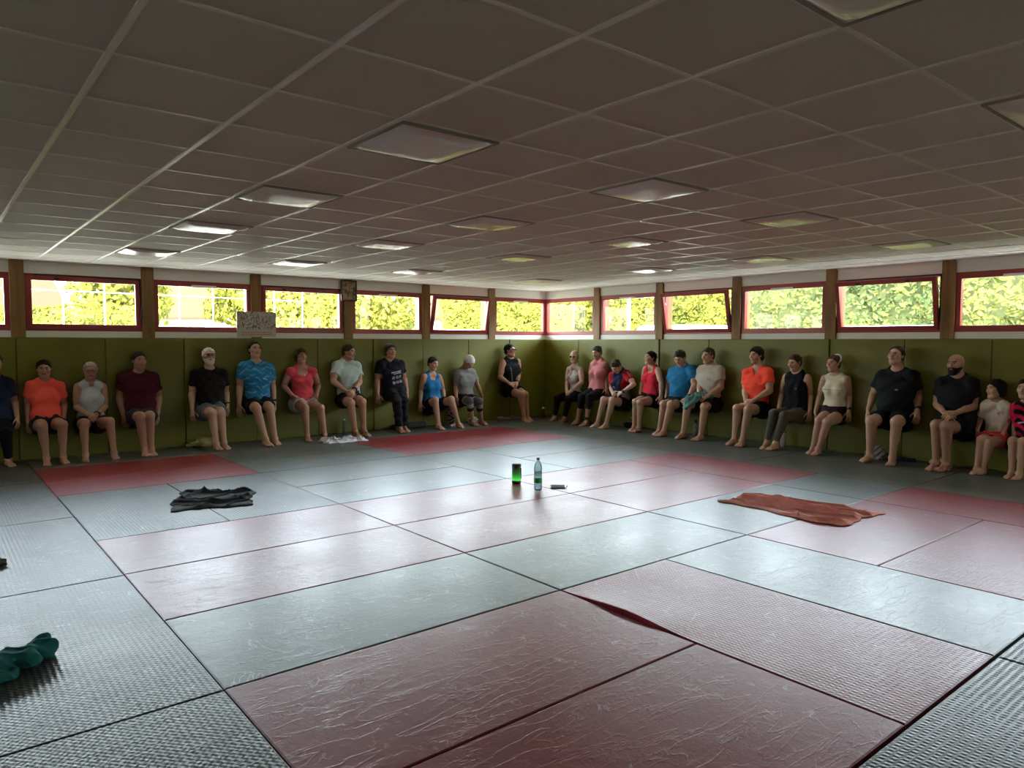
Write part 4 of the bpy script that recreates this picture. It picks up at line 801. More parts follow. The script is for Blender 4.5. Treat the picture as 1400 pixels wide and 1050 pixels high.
    for c, s in (('a', -1), ('b', 1)):
        an, to = J['a'+c], J['t'+c]; fd = unit((to-an)*np.array([1, 1, 0])); sd = np.cross(Zp, fd); med = -lat*s; sd = sd if sd@med > 0 else -sd; g = np.array([an[0], an[1], 0.])
        feet += [(RC(g-fd*.040*fk+Zp*.034*fk, g-fd*.028*fk+Zp*.055*fk, .031*fk, .030*fk), .02), (RC(an-Zp*.012, g+fd*.085*fk+Zp*.034*fk, .035*fk, .025*fk), .03)]
        for o, r in ((.026, .021), (0, .021), (-.026, .018)): feet.append((RC(g-fd*.02*fk+sd*o*.5*fk+Zp*.026*fk, g+fd*(.118 if o >= 0 else .102)*fk+sd*o*fk+Zp*.021*fk, .022*fk, r*fk), .02))
        for o, L, r in ((.033, .05, .0130), (.013, .048, .0095), (-.006, .043, .009), (-.022, .037, .0085), (-.037, .030, .0085)):
            b0 = g+fd*(.112-abs(o-.02)*.35)*fk+sd*o*fk+Zp*.016*fk; feet.append((RC(b0, b0+fd*L*fk-Zp*.004, r*fk*1.05, r*fk), .006))
        for o in (1, -1): feet.append((RC(an+sd*o*.026*k, an+sd*o*.026*k, .016*k), .015))
    # ---- body mesh
    allp = np.array(list(J.values())); lo, hi = allp.min(0)-.17, allp.max(0)+.17; lo[2] = -.02
    hi = np.maximum(hi, (hc_+.16)); lo = np.minimum(lo, np.append((hc_-.16)[:2], 9)); dmin = -((base-O)@N)
    B = Field(lo, hi, h)
    for t, kk in T: B.union(t(), kk)
    for p, kk in extra+clav+neck: B.union(p, kk)
    for c in 'ab':
        for p, kk in legs[c]+arms[c]: B.union(p, kk)
    for p, kk in feet: B.union(p, kk)
    for p, kk in head: B.union(p, kk)
    for s in (-1, 1): B.carve(E3(s*.031, .102, .012, .019, .018, .012), .012)
    for p, kk in hands: B.union(p, kk)
    B.clip(wall_d); B.clip(lambda X, Y, Z: .001-Z+0*X+0*Y)
    V, F = B.mesh(); V = smooth_mesh(V, F, 1, .4)
    L_ = (V-hc_)/hs; r_, f2, u_ = L_@hr, L_@hf, L_@hu
    col = np.tile(np.array(sp['skin']), (len(V), 1)); col *= (1+.06*G2.normal(0, 1, (len(V), 1))*0)
    def paint(m, c, a=1.0):
        m = m.astype(float)[:, None]*a; col[:] = col*(1-m)+np.array(c)*m
    hcol = sp['hair'][1] if sp['hair'] else (.02, .015, .012)
    face = (f2 > .03) & (np.abs(r_) < .08) & (np.abs(u_) < .13)
    paint(np.clip(1-np.hypot(np.abs(r_)-.045, (u_+.02)*1.0)/.03, 0, 1)*face, (sp['skin'][0]*1.08, sp['skin'][1]*.82, sp['skin'][2]*.8), .5)
    if sp.get('stubble'): paint(np.clip((-u_-.03)/.02, 0, 1)*face*(f2 > 0), tuple(x*.45 for x in sp['skin']), sp['stubble'])
    paint(face & (np.abs(u_+.054) < .0085) & (np.abs(r_) < .024) & (f2 > .07), (sp['skin'][0]*.78, sp['skin'][1]*.42, sp['skin'][2]*.42))
    paint(face & (np.abs(u_-.034) < .0055) & (np.abs(np.abs(r_)-.033) < .018) & (f2 > .05), tuple(.6*x+.1*y for x, y in zip(hcol, sp['skin'])))
    paint(face & (np.abs(u_-.013) < .0065) & (np.abs(np.abs(r_)-.031) < .014) & (f2 > .05), (.36, .31, .28)); paint(face & (np.hypot(np.abs(r_)-.031, u_-.013) < .0075) & (f2 > .05), (.012, .009, .008))
    paint((V[:, 2] < .03) & (np.linalg.norm(V-J['aa'], axis=1) < .3), tuple(x*y for x, y in zip(sp['skin'], (1.0, .85, .85))), .6)
    body = to_object('person', V, F, M['skin'], loc=tuple(base), cols=col); tag(body, sp['label'], 'person')
    # ---- clothes
    def cloth(name, build, color, hh=hc, label=None, sm_=1, painter=None, lo_=lo, hi_=hi, m='fabric', wr=.0, wf=1.0):
        C = Field(lo_-.03, hi_+.03, hh); build(C)
        if wr:
            a = [(unit(G2.normal(0, 1, 3))*G2.uniform(35, 75)*wf, G2.uniform(0, 6)) for _ in range(4)]
            C.add(lambda X, Y, Z: wr*sum(np.sin(v[0]*X+v[1]*Y+v[2]*Z+ph) for v, ph in a)/2)
        C.clip(wall_d); VV, FF = C.mesh(); VV = smooth_mesh(VV, FF, sm_, .4)
        cc = np.tile(np.array(color), (len(VV), 1))
        if painter: painter(VV, cc)
        o = to_object(name, VV, FF, M[m], body, cols=cc)
        if label: o['label'] = label
        return o
    kind, tc = sp['top'][:2]; off = .010 if kind in ('tank', 'crop', 'scoop') else .016
    hem = {'crop': .115, 'scoop': .035, 'sleeveless': -.005 if not f_ else .0}.get(kind, -.01)*sc
    def top(C):
        C.union(trunk(off), .0)
        for p, kk in extra[:-2]: C.union(p, kk, off)
        for p, kk in extra[-2:]: C.union(p, kk, off*.6)
        for p, kk in clav: C.union(p, kk, off)
        for c, s in (('a', -1), ('b', 1)):
            sj, e = J['s'+c], J['e'+c]; d = unit(e-sj); L = np.linalg.norm(e-sj)
            if kind in ('tee', 'scoop'):
                fr = .62 if kind == 'tee' else .22
                if kid: fr = .75
                C.union(arms[c][0][0], .04, off+.002); C.union(RC(sj-w*.024*k, e, ra*1.0, ra*1.12), .03, off+.003, cut=lambda X, Y, Z: ((X-sj[0])*d[0]+(Y-sj[1])*d[1]+(Z-sj[2])*d[2])-fr*L)
            else:
                out = {'tank': .030, 'crop': .012, 'sleeveless': .028}[kind] if kind != 'sleeveless' else -.004
                C.carve(RC(sj+lat*s*(.034-out*.6)-w*.015, sj+lat*s*.1-w*.03, .056*k, .075*k), .01)
        nk = .078 if not f_ else .068
        if kind == 'tank': C.carve(EL(sm+w*.04*k+fwd*.05*k, (.066*k, .075*k, .105*k), (lat, fwd, w)), .01); C.carve(EL(sm+w*.06*k-fwd*.05*k, (.066*k, .06*k, .075*k), (lat, fwd, w)), .01)
        elif kind == 'scoop': C.carve(EL(sm+w*.02*k+fwd*.06*k, (.088*k, .085*k, .115*k), (lat, fwd, w)), .01)
        else:
            C.carve(EL(nb+w*.045*k+fwd*.022*k, (nk*k, .074*k, .062*k), (lat, fwd, w)), .008)
            if sp.get('vneck'): C.carve(EL(sm+w*.025*k+fwd*.085*k, (.036*k, .06*k, .07*k), (lat, fwd, w)), .02)
        C.clip(lambda X, Y, Z: hem-((X-H[0])*w[0]+(Y-H[1])*w[1]+(Z-H[2])*w[2]))
    pr = sp.get('print')
    def paint_top(VV, cc):
        q = VV-H; l, f3, y = q@lat, (q)@fwd, q@w; front = f3 > .02
        if pr == 'streaks':
            n1 = np.sin(y*95+3*np.sin(l*14)+2*np.sin(l*41))*.5+.5; n2 = np.sin(y*53+2*np.sin(l*23+1))*.5+.5
            m = (n1*n2)[:, None]**1.5; cc[:] = cc*(1-.6*m)+np.array((.12, .36, .52))*m*.8
            mm = (front & (np.abs(l-.075) < .03) & (np.abs(y-.36+.4*(l-.075)) < .006))[:, None]; cc[:] = np.where(mm, (.55, .62, .65), cc)
        elif pr == 'icons':
            wh = np.array((.50, .50, .55)); m = np.zeros(len(VV), bool); l0 = l-.012
            rgrid = lambda a, b: (np.sin(a*410+3*np.sin(b*57))+np.sin(b*330+2*np.sin(a*91))) > .15
            m |= (np.abs(y-.345) < .0085) & (np.abs(l0) < .095) & (np.sin(l0*420) > -.55)
            m |= (np.abs(y-.318) < .0085) & (np.abs(l0-.02) < .07) & (np.sin(l0*390+1) > -.5)
            for cy in (.255, .17):
                for cx in (-.065, 0, .065):
                    rr = np.hypot(l0-cx, y-cy); m |= (rr < .027) & rgrid(l0-cx+cx*7, y+cx*5)
            cc[:] = np.where((m & front)[:, None], wh, cc)
            cuff = np.zeros(len(VV), bool)
            for c in 'ab':
                d = unit(J['e'+c]-J['s'+c]); L = np.linalg.norm(J['e'+c]-J['s'+c]); t = (VV-J['s'+c])@d; cuff |= (t > (.62*L-.016)) & (np.linalg.norm(VV-J['s'+c]-t[:, None]*d, axis=1) < .09)
            cc[:] = np.where(cuff[:, None], (.42, .24, .11), cc)
        elif pr == 'stripe':
            m = front & (np.abs(l+.085-.02*np.sin(y*9)) < .0055) & (y > .12) & (y < .42) & (np.sin(y*150) > -.7); cc[:] = np.where(m[:, None], (.45, .46, .46), cc)
        elif pr == 'jersey':
            for c, s in (('a', -1), ('b', 1)):
                d = unit(J['e'+c]-J['s'+c]); t = (VV-J['s'+c])@d; near = (l*s > .5*sw-.055) & (t > -.12)
                cc[:] = np.where(near[:, None], (.42, .012, .022), cc)
                a = (VV-J['s'+c]-t[:, None]*d); ang = np.arctan2(a@fwd, (a@lat)*s)
                st = near & (np.abs(((ang-.55)/.17) % 1-.5) < .24) & (np.abs(ang-.82) < .27) & (t > .01) & (t < .15); cc[:] = np.where(st[:, None], (.62, .58, .58), cc)
            side = (np.abs(l) > .115) & (y < .22); cc[:] = np.where(side[:, None], (.30, .28, .27), cc)
            m = front & (np.hypot(l+.045, (y-.30)) < .020) & (np.sin(l*300+y*160) > -.2); cc[:] = np.where(m[:, None], (.6, .6, .6), cc)
        elif pr == 'heart':
            x, z = (l-.058)/.036, (y-.285)/.036; hm = ((x*x+z*z-1)**3-x*x*z**3 < 0) & front & ((np.sin(z*11+.7) > -.35) & (np.sin(x*13+z*3) > -.75)); cc[:] = np.where(hm[:, None], (.50, .015, .03), cc)
        elif pr == 'blotch':
            m = front & (np.abs(l) < .10) & (y > .0) & (np.sin(y*62+2.2*np.sin(l*24)) > -.15); cc[:] = np.where(m[:, None], (.010, .008, .012), cc)
            m = front & (np.abs(y-.24-.25*(l+.03)) < .008) & (np.abs(l+.02) < .04); cc[:] = np.where(m[:, None], (.5, .5, .52), cc)
        if pid in (22, 19, 20):
            m = front & (np.hypot((l-.07)*.8, y-.36) < (.011 if pid != 20 else .008)); cc[:] = np.where(m[:, None], (.35, .36, .38) if pid != 19 else (.03, .02, .03), cc)
        if pid == 18: cc[:] = np.where((front & (np.abs(y-.375) < .006) & (np.abs(l-.07) < .03))[:, None], (.25, .21, .17), cc)
        if pid == 21: cc[:] = np.where((front & (np.abs(y-.335) < .005))[:, None], (.42, .37, .26), cc)
        if pid == 8: cc[:] = np.where((front & (np.sin(y*140) > .75) & (y < .33))[:, None], (.34, .42, .40), cc)
    nm = {'tee': 't_shirt', 'scoop': 'scoop_neck_top', 'tank': 'tank_top', 'sleeveless': 'sleeveless_top', 'crop': 'crop_top'}[kind]
    cloth(nm, top, tc, hh=.0055 if pr in ('icons', 'heart', 'jersey', 'stripe', 'blotch', 'streaks') else hc, painter=paint_top, wr=.0045)
    bkind, bc, fr = sp['bottom']; tight = bkind == 'leggings' or pid == 21; bo = .009 if tight else .014
    top_y = (.13 if tight else .045 if kind == 'scoop' else .10)*sc
    def bottom(C):
        C.union(trunk(bo), .0, cut=lambda X, Y, Z: ((X-H[0])*w[0]+(Y-H[1])*w[1]+(Z-H[2])*w[2])-top_y)
        for p, kk in extra[-2:]: C.union(p, kk, bo)
        if bk > 1.03 and not kid: C.union(extra[0][0], .03, bo, cut=lambda X, Y, Z: ((X-H[0])*w[0]+(Y-H[1])*w[1]+(Z-H[2])*w[2])-top_y)
        for c, s in (('a', -1), ('b', 1)):
            hj, kn, an = J['h'+c], J['k'+c], J['a'+c]; d = unit(kn-hj); L = np.linalg.norm(kn-hj)
            if bkind == 'shorts':
                cut = lambda X, Y, Z: ((X-hj[0])*d[0]+(Y-hj[1])*d[1]+(Z-hj[2])*d[2])-fr*L
                C.union(legs[c][0][0], .04, bo+(.0 if tight else .004), cut=cut); C.union(legs[c][1][0], .03, bo, cut=cut)
                if not tight: C.union(RC(hj, kn, legs[c][0][0].ra, legs[c][0][0].ra*.92), .03, bo*.6, cut=cut)
            else:
                d2 = unit(an-kn); L2 = np.linalg.norm(an-kn); cut = lambda X, Y, Z: ((X-kn[0])*d2[0]+(Y-kn[1])*d2[1]+(Z-kn[2])*d2[2])-fr*L2
                C.union(legs[c][0][0], .04, bo); C.union(legs[c][1][0], .03, bo); C.union(legs[c][2][0], .02, bo)
                C.union(legs[c][3][0], .02, bo, cut=cut); C.union(legs[c][4][0], .03, bo, cut=cut)
                if bkind == 'trousers': C.union(RC(kn, an, legs[c][3][0].ra*1.05, .052*k), .02, .008, cut=cut)
        C.clip(lambda X, Y, Z: .012-Z+0*X+0*Y)
    cloth(bkind, bottom, bc, wr=.0 if tight else .006)
    # ---- hair and small things worn
    if sp['hair']:
        hk_, hcol = sp['hair']
        xs, ys = ((-.2, -.07, -.03, 0, .04, .065, .085, .12), (-.075, -.07, -.045, -.012, .028, .062, .088, .10))
        if hk_ == 'receding': ys = (-.075, -.07, -.04, -.005, .055, .098, .12, .15)
        if hk_ in ('bob', 'full'): ys = (-.13, -.13, -.11 if hk_ == 'bob' else -.07, -.06 if hk_ == 'bob' else -.02, .02, .05, .075, .10)
        th = .016 if hk_ in ('full', 'bob') else .010
        def hair(C):
            C.union(E3(0, -.014, .032, .077, .096, .084), .0, th*hs)
            if hk_ in ('bob', 'full'):
                for s in (-1, 1): C.union(E3(s*.06, -.03, -.03, .028, .055, .065 if hk_ == 'bob' else .04), .02, .006)
                C.union(E3(0, -.07, -.02, .06, .035, .07), .02, .004)
            else: C.union(E3(0, -.06, -.02, .058, .045, .06), .02, .005)
            def line(X, Y, Z):
                x, y, z = X-hc_[0], Y-hc_[1], Z-hc_[2]; f = (x*hf[0]+y*hf[1]+z*hf[2])/hs; u = (x*hu[0]+y*hu[1]+z*hu[2])/hs
                return (np.interp(f, xs, ys)-u+.005*np.sin(190*(x*hr[0]+y*hr[1]+z*hr[2])+40*f)+.004*np.sin(310*(x*hr[0]+y*hr[1]+z*hr[2])))*.75
            C.clip(line)
            if hk_ == 'pony': C.union(RC(P(0, -.105, .03), P(.02, -.10, -.06), .026*hs, .022*hs), .015); C.union(RC(P(.02, -.10, -.06), P(.03, -.075, -.15), .022*hs, .008*hs), .01)
            if hk_ == 'tied': C.union(EL(P(0, -.10, -.015), (.022*hs, .018*hs, .03*hs), AX), .012)
            if hk_ == 'bun': C.union(RC(P(0, -.115, .05), P(0, -.118, .05), .026*hs), .012)
        cloth('hair', hair, hcol, hh=.005, m='hair', lo_=hc_-.2, hi_=hc_+.2, wr=.004, wf=3.2, painter=lambda VV, c: c.__imul__((1+.35*np.sin(VV@hr*420+6*np.sin(VV@hf*60)))[:, None]))
    if sp.get('beard'):
        def beard(C):
            C.union(E3(0, .024, -.036, .059, .068, .084), .0, .006); C.union(RC(P(0, .064, -.108), P(0, .054, -.095), .024*hs), .02, .002)
            for s in (-1, 1): C.union(RC(P(s*.050, .0, -.04), P(s*.024, .06, -.096), .019*hs, .02*hs), .02, .006)
            def line(X, Y, Z):
                x, y, z = X-hc_[0], Y-hc_[1], Z-hc_[2]; f = (x*hf[0]+y*hf[1]+z*hf[2])/hs; u = (x*hu[0]+y*hu[1]+z*hu[2])/hs; r = np.abs(x*hr[0]+y*hr[1]+z*hr[2])/hs
                return np.maximum(np.maximum(u+.036, -.012-f), .009-np.hypot(r*.45, u+.054))
            C.clip(line)
        cloth('beard', beard, sp['beard'], hh=.005, m='hair', lo_=hc_-.16, hi_=hc_+.16)
    def ring(c, ax1, ax2, r1, r2, n=20): return [tuple(c+ax1*r1*math.cos(2*PI*i/n)+ax2*r2*math.sin(2*PI*i/n)) for i in range(n)]
    if sp.get('glasses'):
        b = MB()
        for s in (-1, 1):
            b.tube(ring(P(s*.033, .104, .010), hr*hs, hu*hs, .024, .018), .0028, 6, closed=True); b.tube([P(s*.057, .100, .014), P(s*.078, .06, .015), P(s*.082, -.005, .012)], .0025, 6)
        b.tube([P(-.010, .106, .014), P(0, .110, .016), P(.010, .106, .014)], .0025, 6); gl = b.build('glasses', M['specs'], body, smooth=True)
        if sp['glasses'] == 2:
            for s in (-1, 1):
                b = MB(); q = ring(P(s*.033, .103, .010), hr*hs, hu*hs, .023, .017); b.add(q+[tuple(np.array(x)+hf*.003) for x in q], [tuple(range(19, -1, -1)), tuple(range(20, 40))]+[(i, (i+1) % 20, 20+(i+1) % 20, 20+i) for i in range(20)]); b.build('lens', M['lens'], gl)
    if sp.get('watch'):
        c = sp['watch']; d = unit(J['w'+c]-J['e'+c]); p = J['w'+c]-d*.025; a1 = unit(np.cross(d, Zp+.1)); a2 = np.cross(d, a1); R = .034*k
        b = MB(); b.tube(ring(p-d*.006, a1, a2, R, R), .006, 6, closed=True); b.tube(ring(p+d*.006, a1, a2, R, R), .006, 6, closed=True); o = b.build('wristwatch', M['strap'], body, smooth=True)
        fn = unit(N*.7+lat*(1 if c == 'b' else -1)*.5); fn = unit(fn-d*(fn@d)); b = MB(); cc = p+fn*(R+.003); t1 = np.cross(d, fn)
        b.tube([cc-fn*.006, cc+fn*.007], .019*k, 14); b.build('watch_face', M['black'], o)
    if sp.get('band'):
        b = MB()
        for t in (-.008, 0, .008): b.tube([tuple(P(.089*math.cos(a), -.03-.045*math.sin(a)+t, .045+.085*math.sin(a)-t*.3)) for a in np.linspace(-.25, PI+.25, 20)], .006, 6)
        b.build('headband', M['white_plastic'], body, smooth=True)
    if sp.get('cord'):
        b = MB(); p = H+w*.03+fwd*(.135*q+.03)
        for s in (-1, 1): b.tube([p, p+lat*s*.02+fwd*.02-w*.01, p+lat*s*.028+fwd*.03-w*.06], .004, 6)
        b.build('drawstring', M['white_plastic'], body, smooth=True)
    if sp.get('pendant'):
        b = MB(); p = sm-w*.06*k+fwd*.115*k; b.tube([p-fwd*.004, p+fwd*.006], .010, 12); b.build('pendant', M['alu'], body)
    if sp.get('bands'):
        for c in 'ab':
            kn, an, hj = J['k'+c], J['a'+c], J['h'+c]; d = unit(kn-hj); d2 = unit(an-kn); L2 = np.linalg.norm(an-kn)
            def bd(C):
                cu = lambda X, Y, Z: -((X-kn[0])*d[0]+(Y-kn[1])*d[1]+(Z-kn[2])*d[2])-.13
                c2 = lambda X, Y, Z: ((X-kn[0])*d2[0]+(Y-kn[1])*d2[1]+(Z-kn[2])*d2[2])-.46*L2
                C.union(legs[c][0][0], .02, .008, cut=cu); C.union(legs[c][2][0], .02, .008); C.union(legs[c][3][0], .02, .009, cut=c2); C.union(legs[c][4][0], .03, .008, cut=c2)
                C.clip(lambda X, Y, Z: cu(X, Y, Z))
            def pb(VV, cc):
                t = (VV-kn)@d2; cc[:] = np.where((t > .30*L2)[:, None], (.014, .012, .016), np.where((t > .10*L2)[:, None], (.26, .255, .25), (.10, .10, .10)))
            cloth('knee_band', bd, (.2, .2, .2), hh=.007, painter=pb, lo_=np.minimum(kn, an)-.18, hi_=np.maximum(kn, an)+.18)
    if pid == 14:
        an = J['ab']; b = MB(); d = unit(J['kb']-an)
        b.tube(ring(an+d*.07, unit(np.cross(d, N)), N, .043, .043), .012, 6, closed=True); b.tube(ring(an+d*.045, unit(np.cross(d, N)), N, .040, .040), .012, 6, closed=True); b.build('ankle_band', M['strap'], body, smooth=True)
    return body
for pid in PEOPLE: person(pid)
# ------------------------------------------------------------------ things lying about
def clear_mat(name, tint, op=.25):
    m = bpy.data.materials.new(name); m.use_nodes = True; t = m.node_tree; t.nodes.clear(); L = t.links.new
    o = t.nodes.new('ShaderNodeOutputMaterial'); a = t.nodes.new('ShaderNodeMixShader'); b = t.nodes.new('ShaderNodeMixShader'); tr = t.nodes.new('ShaderNodeBsdfTransparent'); gl = t.nodes.new('ShaderNodeBsdfGlossy'); df = t.nodes.new('ShaderNodeBsdfDiffuse')
    lw = t.nodes.new('ShaderNodeLayerWeight'); lw.inputs[0].default_value = .25; tr.inputs[0].default_value = (*tint, 1); gl.inputs['Roughness'].default_value = .08; df.inputs[0].default_value = (*tint, 1); a.inputs[0].default_value = op
    L(tr.outputs[0], a.inputs[1]); L(df.outputs[0], a.inputs[2]); L(lw.outputs['Fresnel'], b.inputs[0]); L(a.outputs[0], b.inputs[1]); L(gl.outputs[0], b.inputs[2]); L(b.outputs[0], o.inputs[0]); return m
M['clear'] = clear_mat('clear plastic', (.72, .90, .92)); M['clear_dark'] = clear_mat('smoky plastic', (.35, .38, .33), .35)
M['label_g'] = mat('green paper label', (.02, .22, .05), .5)
def pile(name, prims, col, label, cat, amp=.012, fq=55, loc=(0,0,0), seed=1, h=.006, k=.03, painter=None, group=None):
    g = np.random.default_rng(seed); pr = [RC(*p) if len(p) == 4 else EL(np.array(p[0]), p[1], np.eye(3)) for p in prims]
    lo = np.min([p.box()[0] for p in pr], 0)-.06; hi = np.max([p.box()[1] for p in pr], 0)+.06; lo[2] = -.02
    C = Field(lo, hi, h)
    for p in pr: C.union(p, k)
    a = [(unit(g.normal(0, 1, 3))*fq*g.uniform(.6, 1.5), g.uniform(0, 6)) for _ in range(5)]; wv = [(unit(g.normal(0, 1, 3))*fq*.4, g.uniform(0, 6)) for _ in range(3)]
    def folds(X, Y, Z):
        q = sum(np.sin(v[0]*X+v[1]*Y+v[2]*Z+p) for v, p in wv)*1.3
        return amp*sum(np.abs(np.sin(v[0]*X+v[1]*Y+v[2]*Z+p+q))-.5 for v, p in a)/2.2
    C.add(folds); C.clip(lambda X, Y, Z: .002-Z+0*X+0*Y)
    V, F = C.mesh(); V = smooth_mesh(V, F, 1, .3); cc = np.tile(np.array(col), (len(V), 1))
    if painter: painter(V, cc)
    return tag(to_object(name, V, F, M['fabric'], loc=loc, cols=cc), label, cat, group)
def sheet(name, quad, nx, ny, hf, col, label, cat, seed=0, ragged=.02):
    """a cloth spread on the floor between four corners, closed underneath"""
    q = [np.array(p, float) for p in quad]; c = sum(q)/4; vs, fs = [], []; g = np.random.default_rng(seed); ph = g.uniform(0, 6, 8)
    for side in (1, 0):
        for i in range(nx+1):
            for j in range(ny+1):
                u, v = i/nx, j/ny; p = (1-v)*((1-u)*q[0]+u*q[1])+v*((1-u)*q[3]+u*q[2])-c
                e = min(u, 1-u)*2; e2 = min(v, 1-v)*2
                p = p+ragged*np.array([math.sin(9*v+ph[0])+.6*math.sin(23*v+ph[1]), math.sin(8*u+ph[2])+.6*math.sin(21*u+ph[3])])*(1 if min(e, e2) < .3 else .6)
                z = .006+hf(u, v)*min(1, min(e, e2)*9+.12) if side else .002
                vs.append((p[0], p[1], z))
    n = (nx+1)*(ny+1); I = lambda i, j: i*(ny+1)+j
    for i in range(nx):
        for j in range(ny): fs.append((I(i,j), I(i+1,j), I(i+1,j+1), I(i,j+1))); fs.append((n+I(i,j), n+I(i,j+1), n+I(i+1,j+1), n+I(i+1,j)))
    for i in range(nx): fs.append((I(i,0), n+I(i,0), n+I(i+1,0), I(i+1,0))); fs.append((I(i,ny), I(i+1,ny), n+I(i+1,ny), n+I(i,ny)))
    for j in range(ny): fs.append((I(0,j), I(0,j+1), n+I(0,j+1), n+I(0,j))); fs.append((I(nx,j), n+I(nx,j), n+I(nx,j+1), I(nx,j+1)))
    b = MB(); b.add(vs, fs); o = b.build(name, cloth_mat(name+' '+label[:12], col), loc=(c[0], c[1], 0), smooth=True)
    return tag(o, label, cat)
rg = lambda x: 1-abs(math.sin(x))
sheet('towel', [(.66, .64), (1.33, .46), (1.58, 1.08), (.97, 1.44)], 110, 80, lambda u, v: .010+.034*rg(5.5*v+1.5*math.sin(3*u)+.5)**6+.024*rg(4*v-3.5*u+1)**4+.018*rg(9*v+2*math.sin(5*u))**7+.010*rg(6*u+3*v)**5, (.020, .020, .022), 'black folded towel lying on the grey mats at the left', 'towel', 3)
sheet('towel', [(4.86, -2.17), (5.40, -2.22), (5.52, -3.36), (4.80, -3.34)], 100, 170, lambda u, v: .010+.058*rg(5.2*u+.7*math.sin(3*v))**3*(.45+.55*abs(math.sin(2.6*v+.4)))+.034*rg(10*u+1.6*math.sin(3*v+1))**4+.010*rg(24*u+3*math.sin(4*v))**4+.035*max(0, 1-abs(v-.68)/.12)*rg(5*u+9*v)**4, (.60, .22, .17), 'salmon pink towel spread across grey and red mats at the right', 'towel', 5)
sheet('towel', [(3.60, 3.72), (4.22, 3.66), (4.26, 3.98), (3.66, 4.06)], 46, 26, lambda u, v: .010+.06*rg(6*u+3*v)**4*(1-.4*u)+.035*rg(9*v+4*u)**5+.02*rg(15*u-6*v)**5, (.66, .68, .74), 'white crumpled towel on the floor by the woman in coral scoop-neck top', 'towel', 8, .03)
pile('shirt', [((-1.06, -2.52, .03), (-.86, -2.36, .035), .055, .05), ((-.86, -2.36, .03), (-.72, -2.20, .05), .055, .045), ((-.74, -2.22, .04), (-.55, -2.13, .04), .045, .05), ((-.95, -2.40, .02), (-.78, -2.42, .02), .05, .035), ((-.90, -2.30, .03), (-.80, -2.24, .06), .035, .03), ((-.66, -2.22, .05), (-.58, -2.08, .07), .03, .025), ((-.72, -2.13, .03), (-.62, -2.24, .03), .035, .04), ((-.84, -2.42, .05), (-.70, -2.30, .02), .03, .035)], (.02, .135, .125), 'dark green crumpled shirt on the lower left mat', 'shirt', .024, 34, seed=4, h=.005)
pile('cloth', [((-.82, -.22, .03), (-.66, -.20, .05), .07, .06), ((-.68, -.26, .02), (-.60, -.30, .02), .05, .03)], (.10, .12, .085), 'camouflage patterned cloth at the left edge', 'cloth', .014, 48, seed=6, painter=lambda V, c: c.__setitem__(slice(None), np.where((np.sin(V[:, 0]*60+3*np.sin(V[:, 1]*40))*np.sin(V[:, 1]*55+V[:, 2]*70) > .1)[:, None], (.03, .035, .03), c)))
pile('towel', [((1.90, 4.60, .03), (2.10, 4.60, .07), .03, .07), ((2.10, 4.58, .06), (2.24, 4.58, .05), .085, .07)], (.30, .28, .11), 'yellowish crumpled towel against the wall by the white-bearded man', 'towel', .014, 40, seed=9)
pile('bag', [((5.22, 4.58, .05), (5.38, 4.6, .06), .05, .06)], (.012, .012, .013), 'small black bag by the wall behind the printed T-shirt man', 'bag', .008, 35, seed=12)
pile('cushion', [((5.52, 4.62, .055), (5.83, 4.62, .055), .055, .055)], (.05, .05, .052), 'dark grey rolled cushion by the wall beside black trousers', 'cushion', .004, 20, seed=13)
def camo(V, c): c[:] = np.where((np.sin(V[:, 0]*70+4*np.sin(V[:, 2]*35)) > .2)[:, None], (.25, .22, .18), c)
pile('bag', [((6.42, 4.60, .05), (6.40, 4.60, .23), .07, .055)], (.03, .026, .022), 'patterned dark bag standing between the legs of the woman in blue', 'bag', .008, 40, seed=14, painter=camo)
pile('towel', [((6.28, 4.42, .015), (6.52, 4.44, .02), .03, .03), ((6.35, 4.40, .02), (6.50, 4.37, .015), .025, .025)], (.62, .60, .55), 'white cloth under the patterned bag', 'towel', .012, 55, seed=15, h=.005)
pile('towel', [((6.82, 4.60, .05), (6.94, 4.60, .06), .06, .06)], (.62, .62, .62), 'white crumpled cloth with dark print near the knee-banded man', 'towel', .014, 50, seed=16, h=.005, painter=lambda V, c: c.__setitem__(slice(None), np.where(((np.sin(V[:, 0]*90)*np.sin(V[:, 2]*80+V[:, 0]*30)) > .35)[:, None], (.02, .02, .022), c)))
for x, nm in ((7.55, 'left'), (7.82, 'right')):
    s = pile('shoe', [((x, 4.63, .03), (x+.19, 4.58, .025), .038, .03), ((x-.02, 4.63, .045), (x+.05, 4.62, .05), .035, .03)], (.22, .18, .18) if nm == 'left' else (.17, .12, .13), 'greyish shoe by the wall at the corner, %s one of the two' % nm, 'shoe', .004, 60, seed=17, h=.005, group='shoes near the corner')
pile('bag', [((8.60, 2.36, .05), (8.62, 2.08, .045), .05, .05)], (.006, .007, .009), 'black bag on the floor behind the woman in red', 'bag', .01, 40, seed=20)
pile('towel', [((8.62, -1.86, .06), (8.62, -2.02, .06), .07, .07), ((8.63, -1.95, .12), (8.64, -1.98, .14), .05, .04), ((8.55, -1.86, .02), (8.53, -2.04, .02), .03, .03)], (.26, .25, .24), 'grey patterned towel crumpled behind the heavy man', 'towel', .016, 45, seed=21, painter=lambda V, c: c.__setitem__(slice(None), np.where((np.sin(V[:, 1]*80+V[:, 2]*60) > .5)[:, None], (.08, .08, .085), c)))
pile('cloth', [((8.66, -2.22, .02), (8.68, -2.38, .02), .03, .025)], (.012, .02, .024), 'dark cloth on the floor right of the heavy man', 'cloth', .006, 40, seed=22)
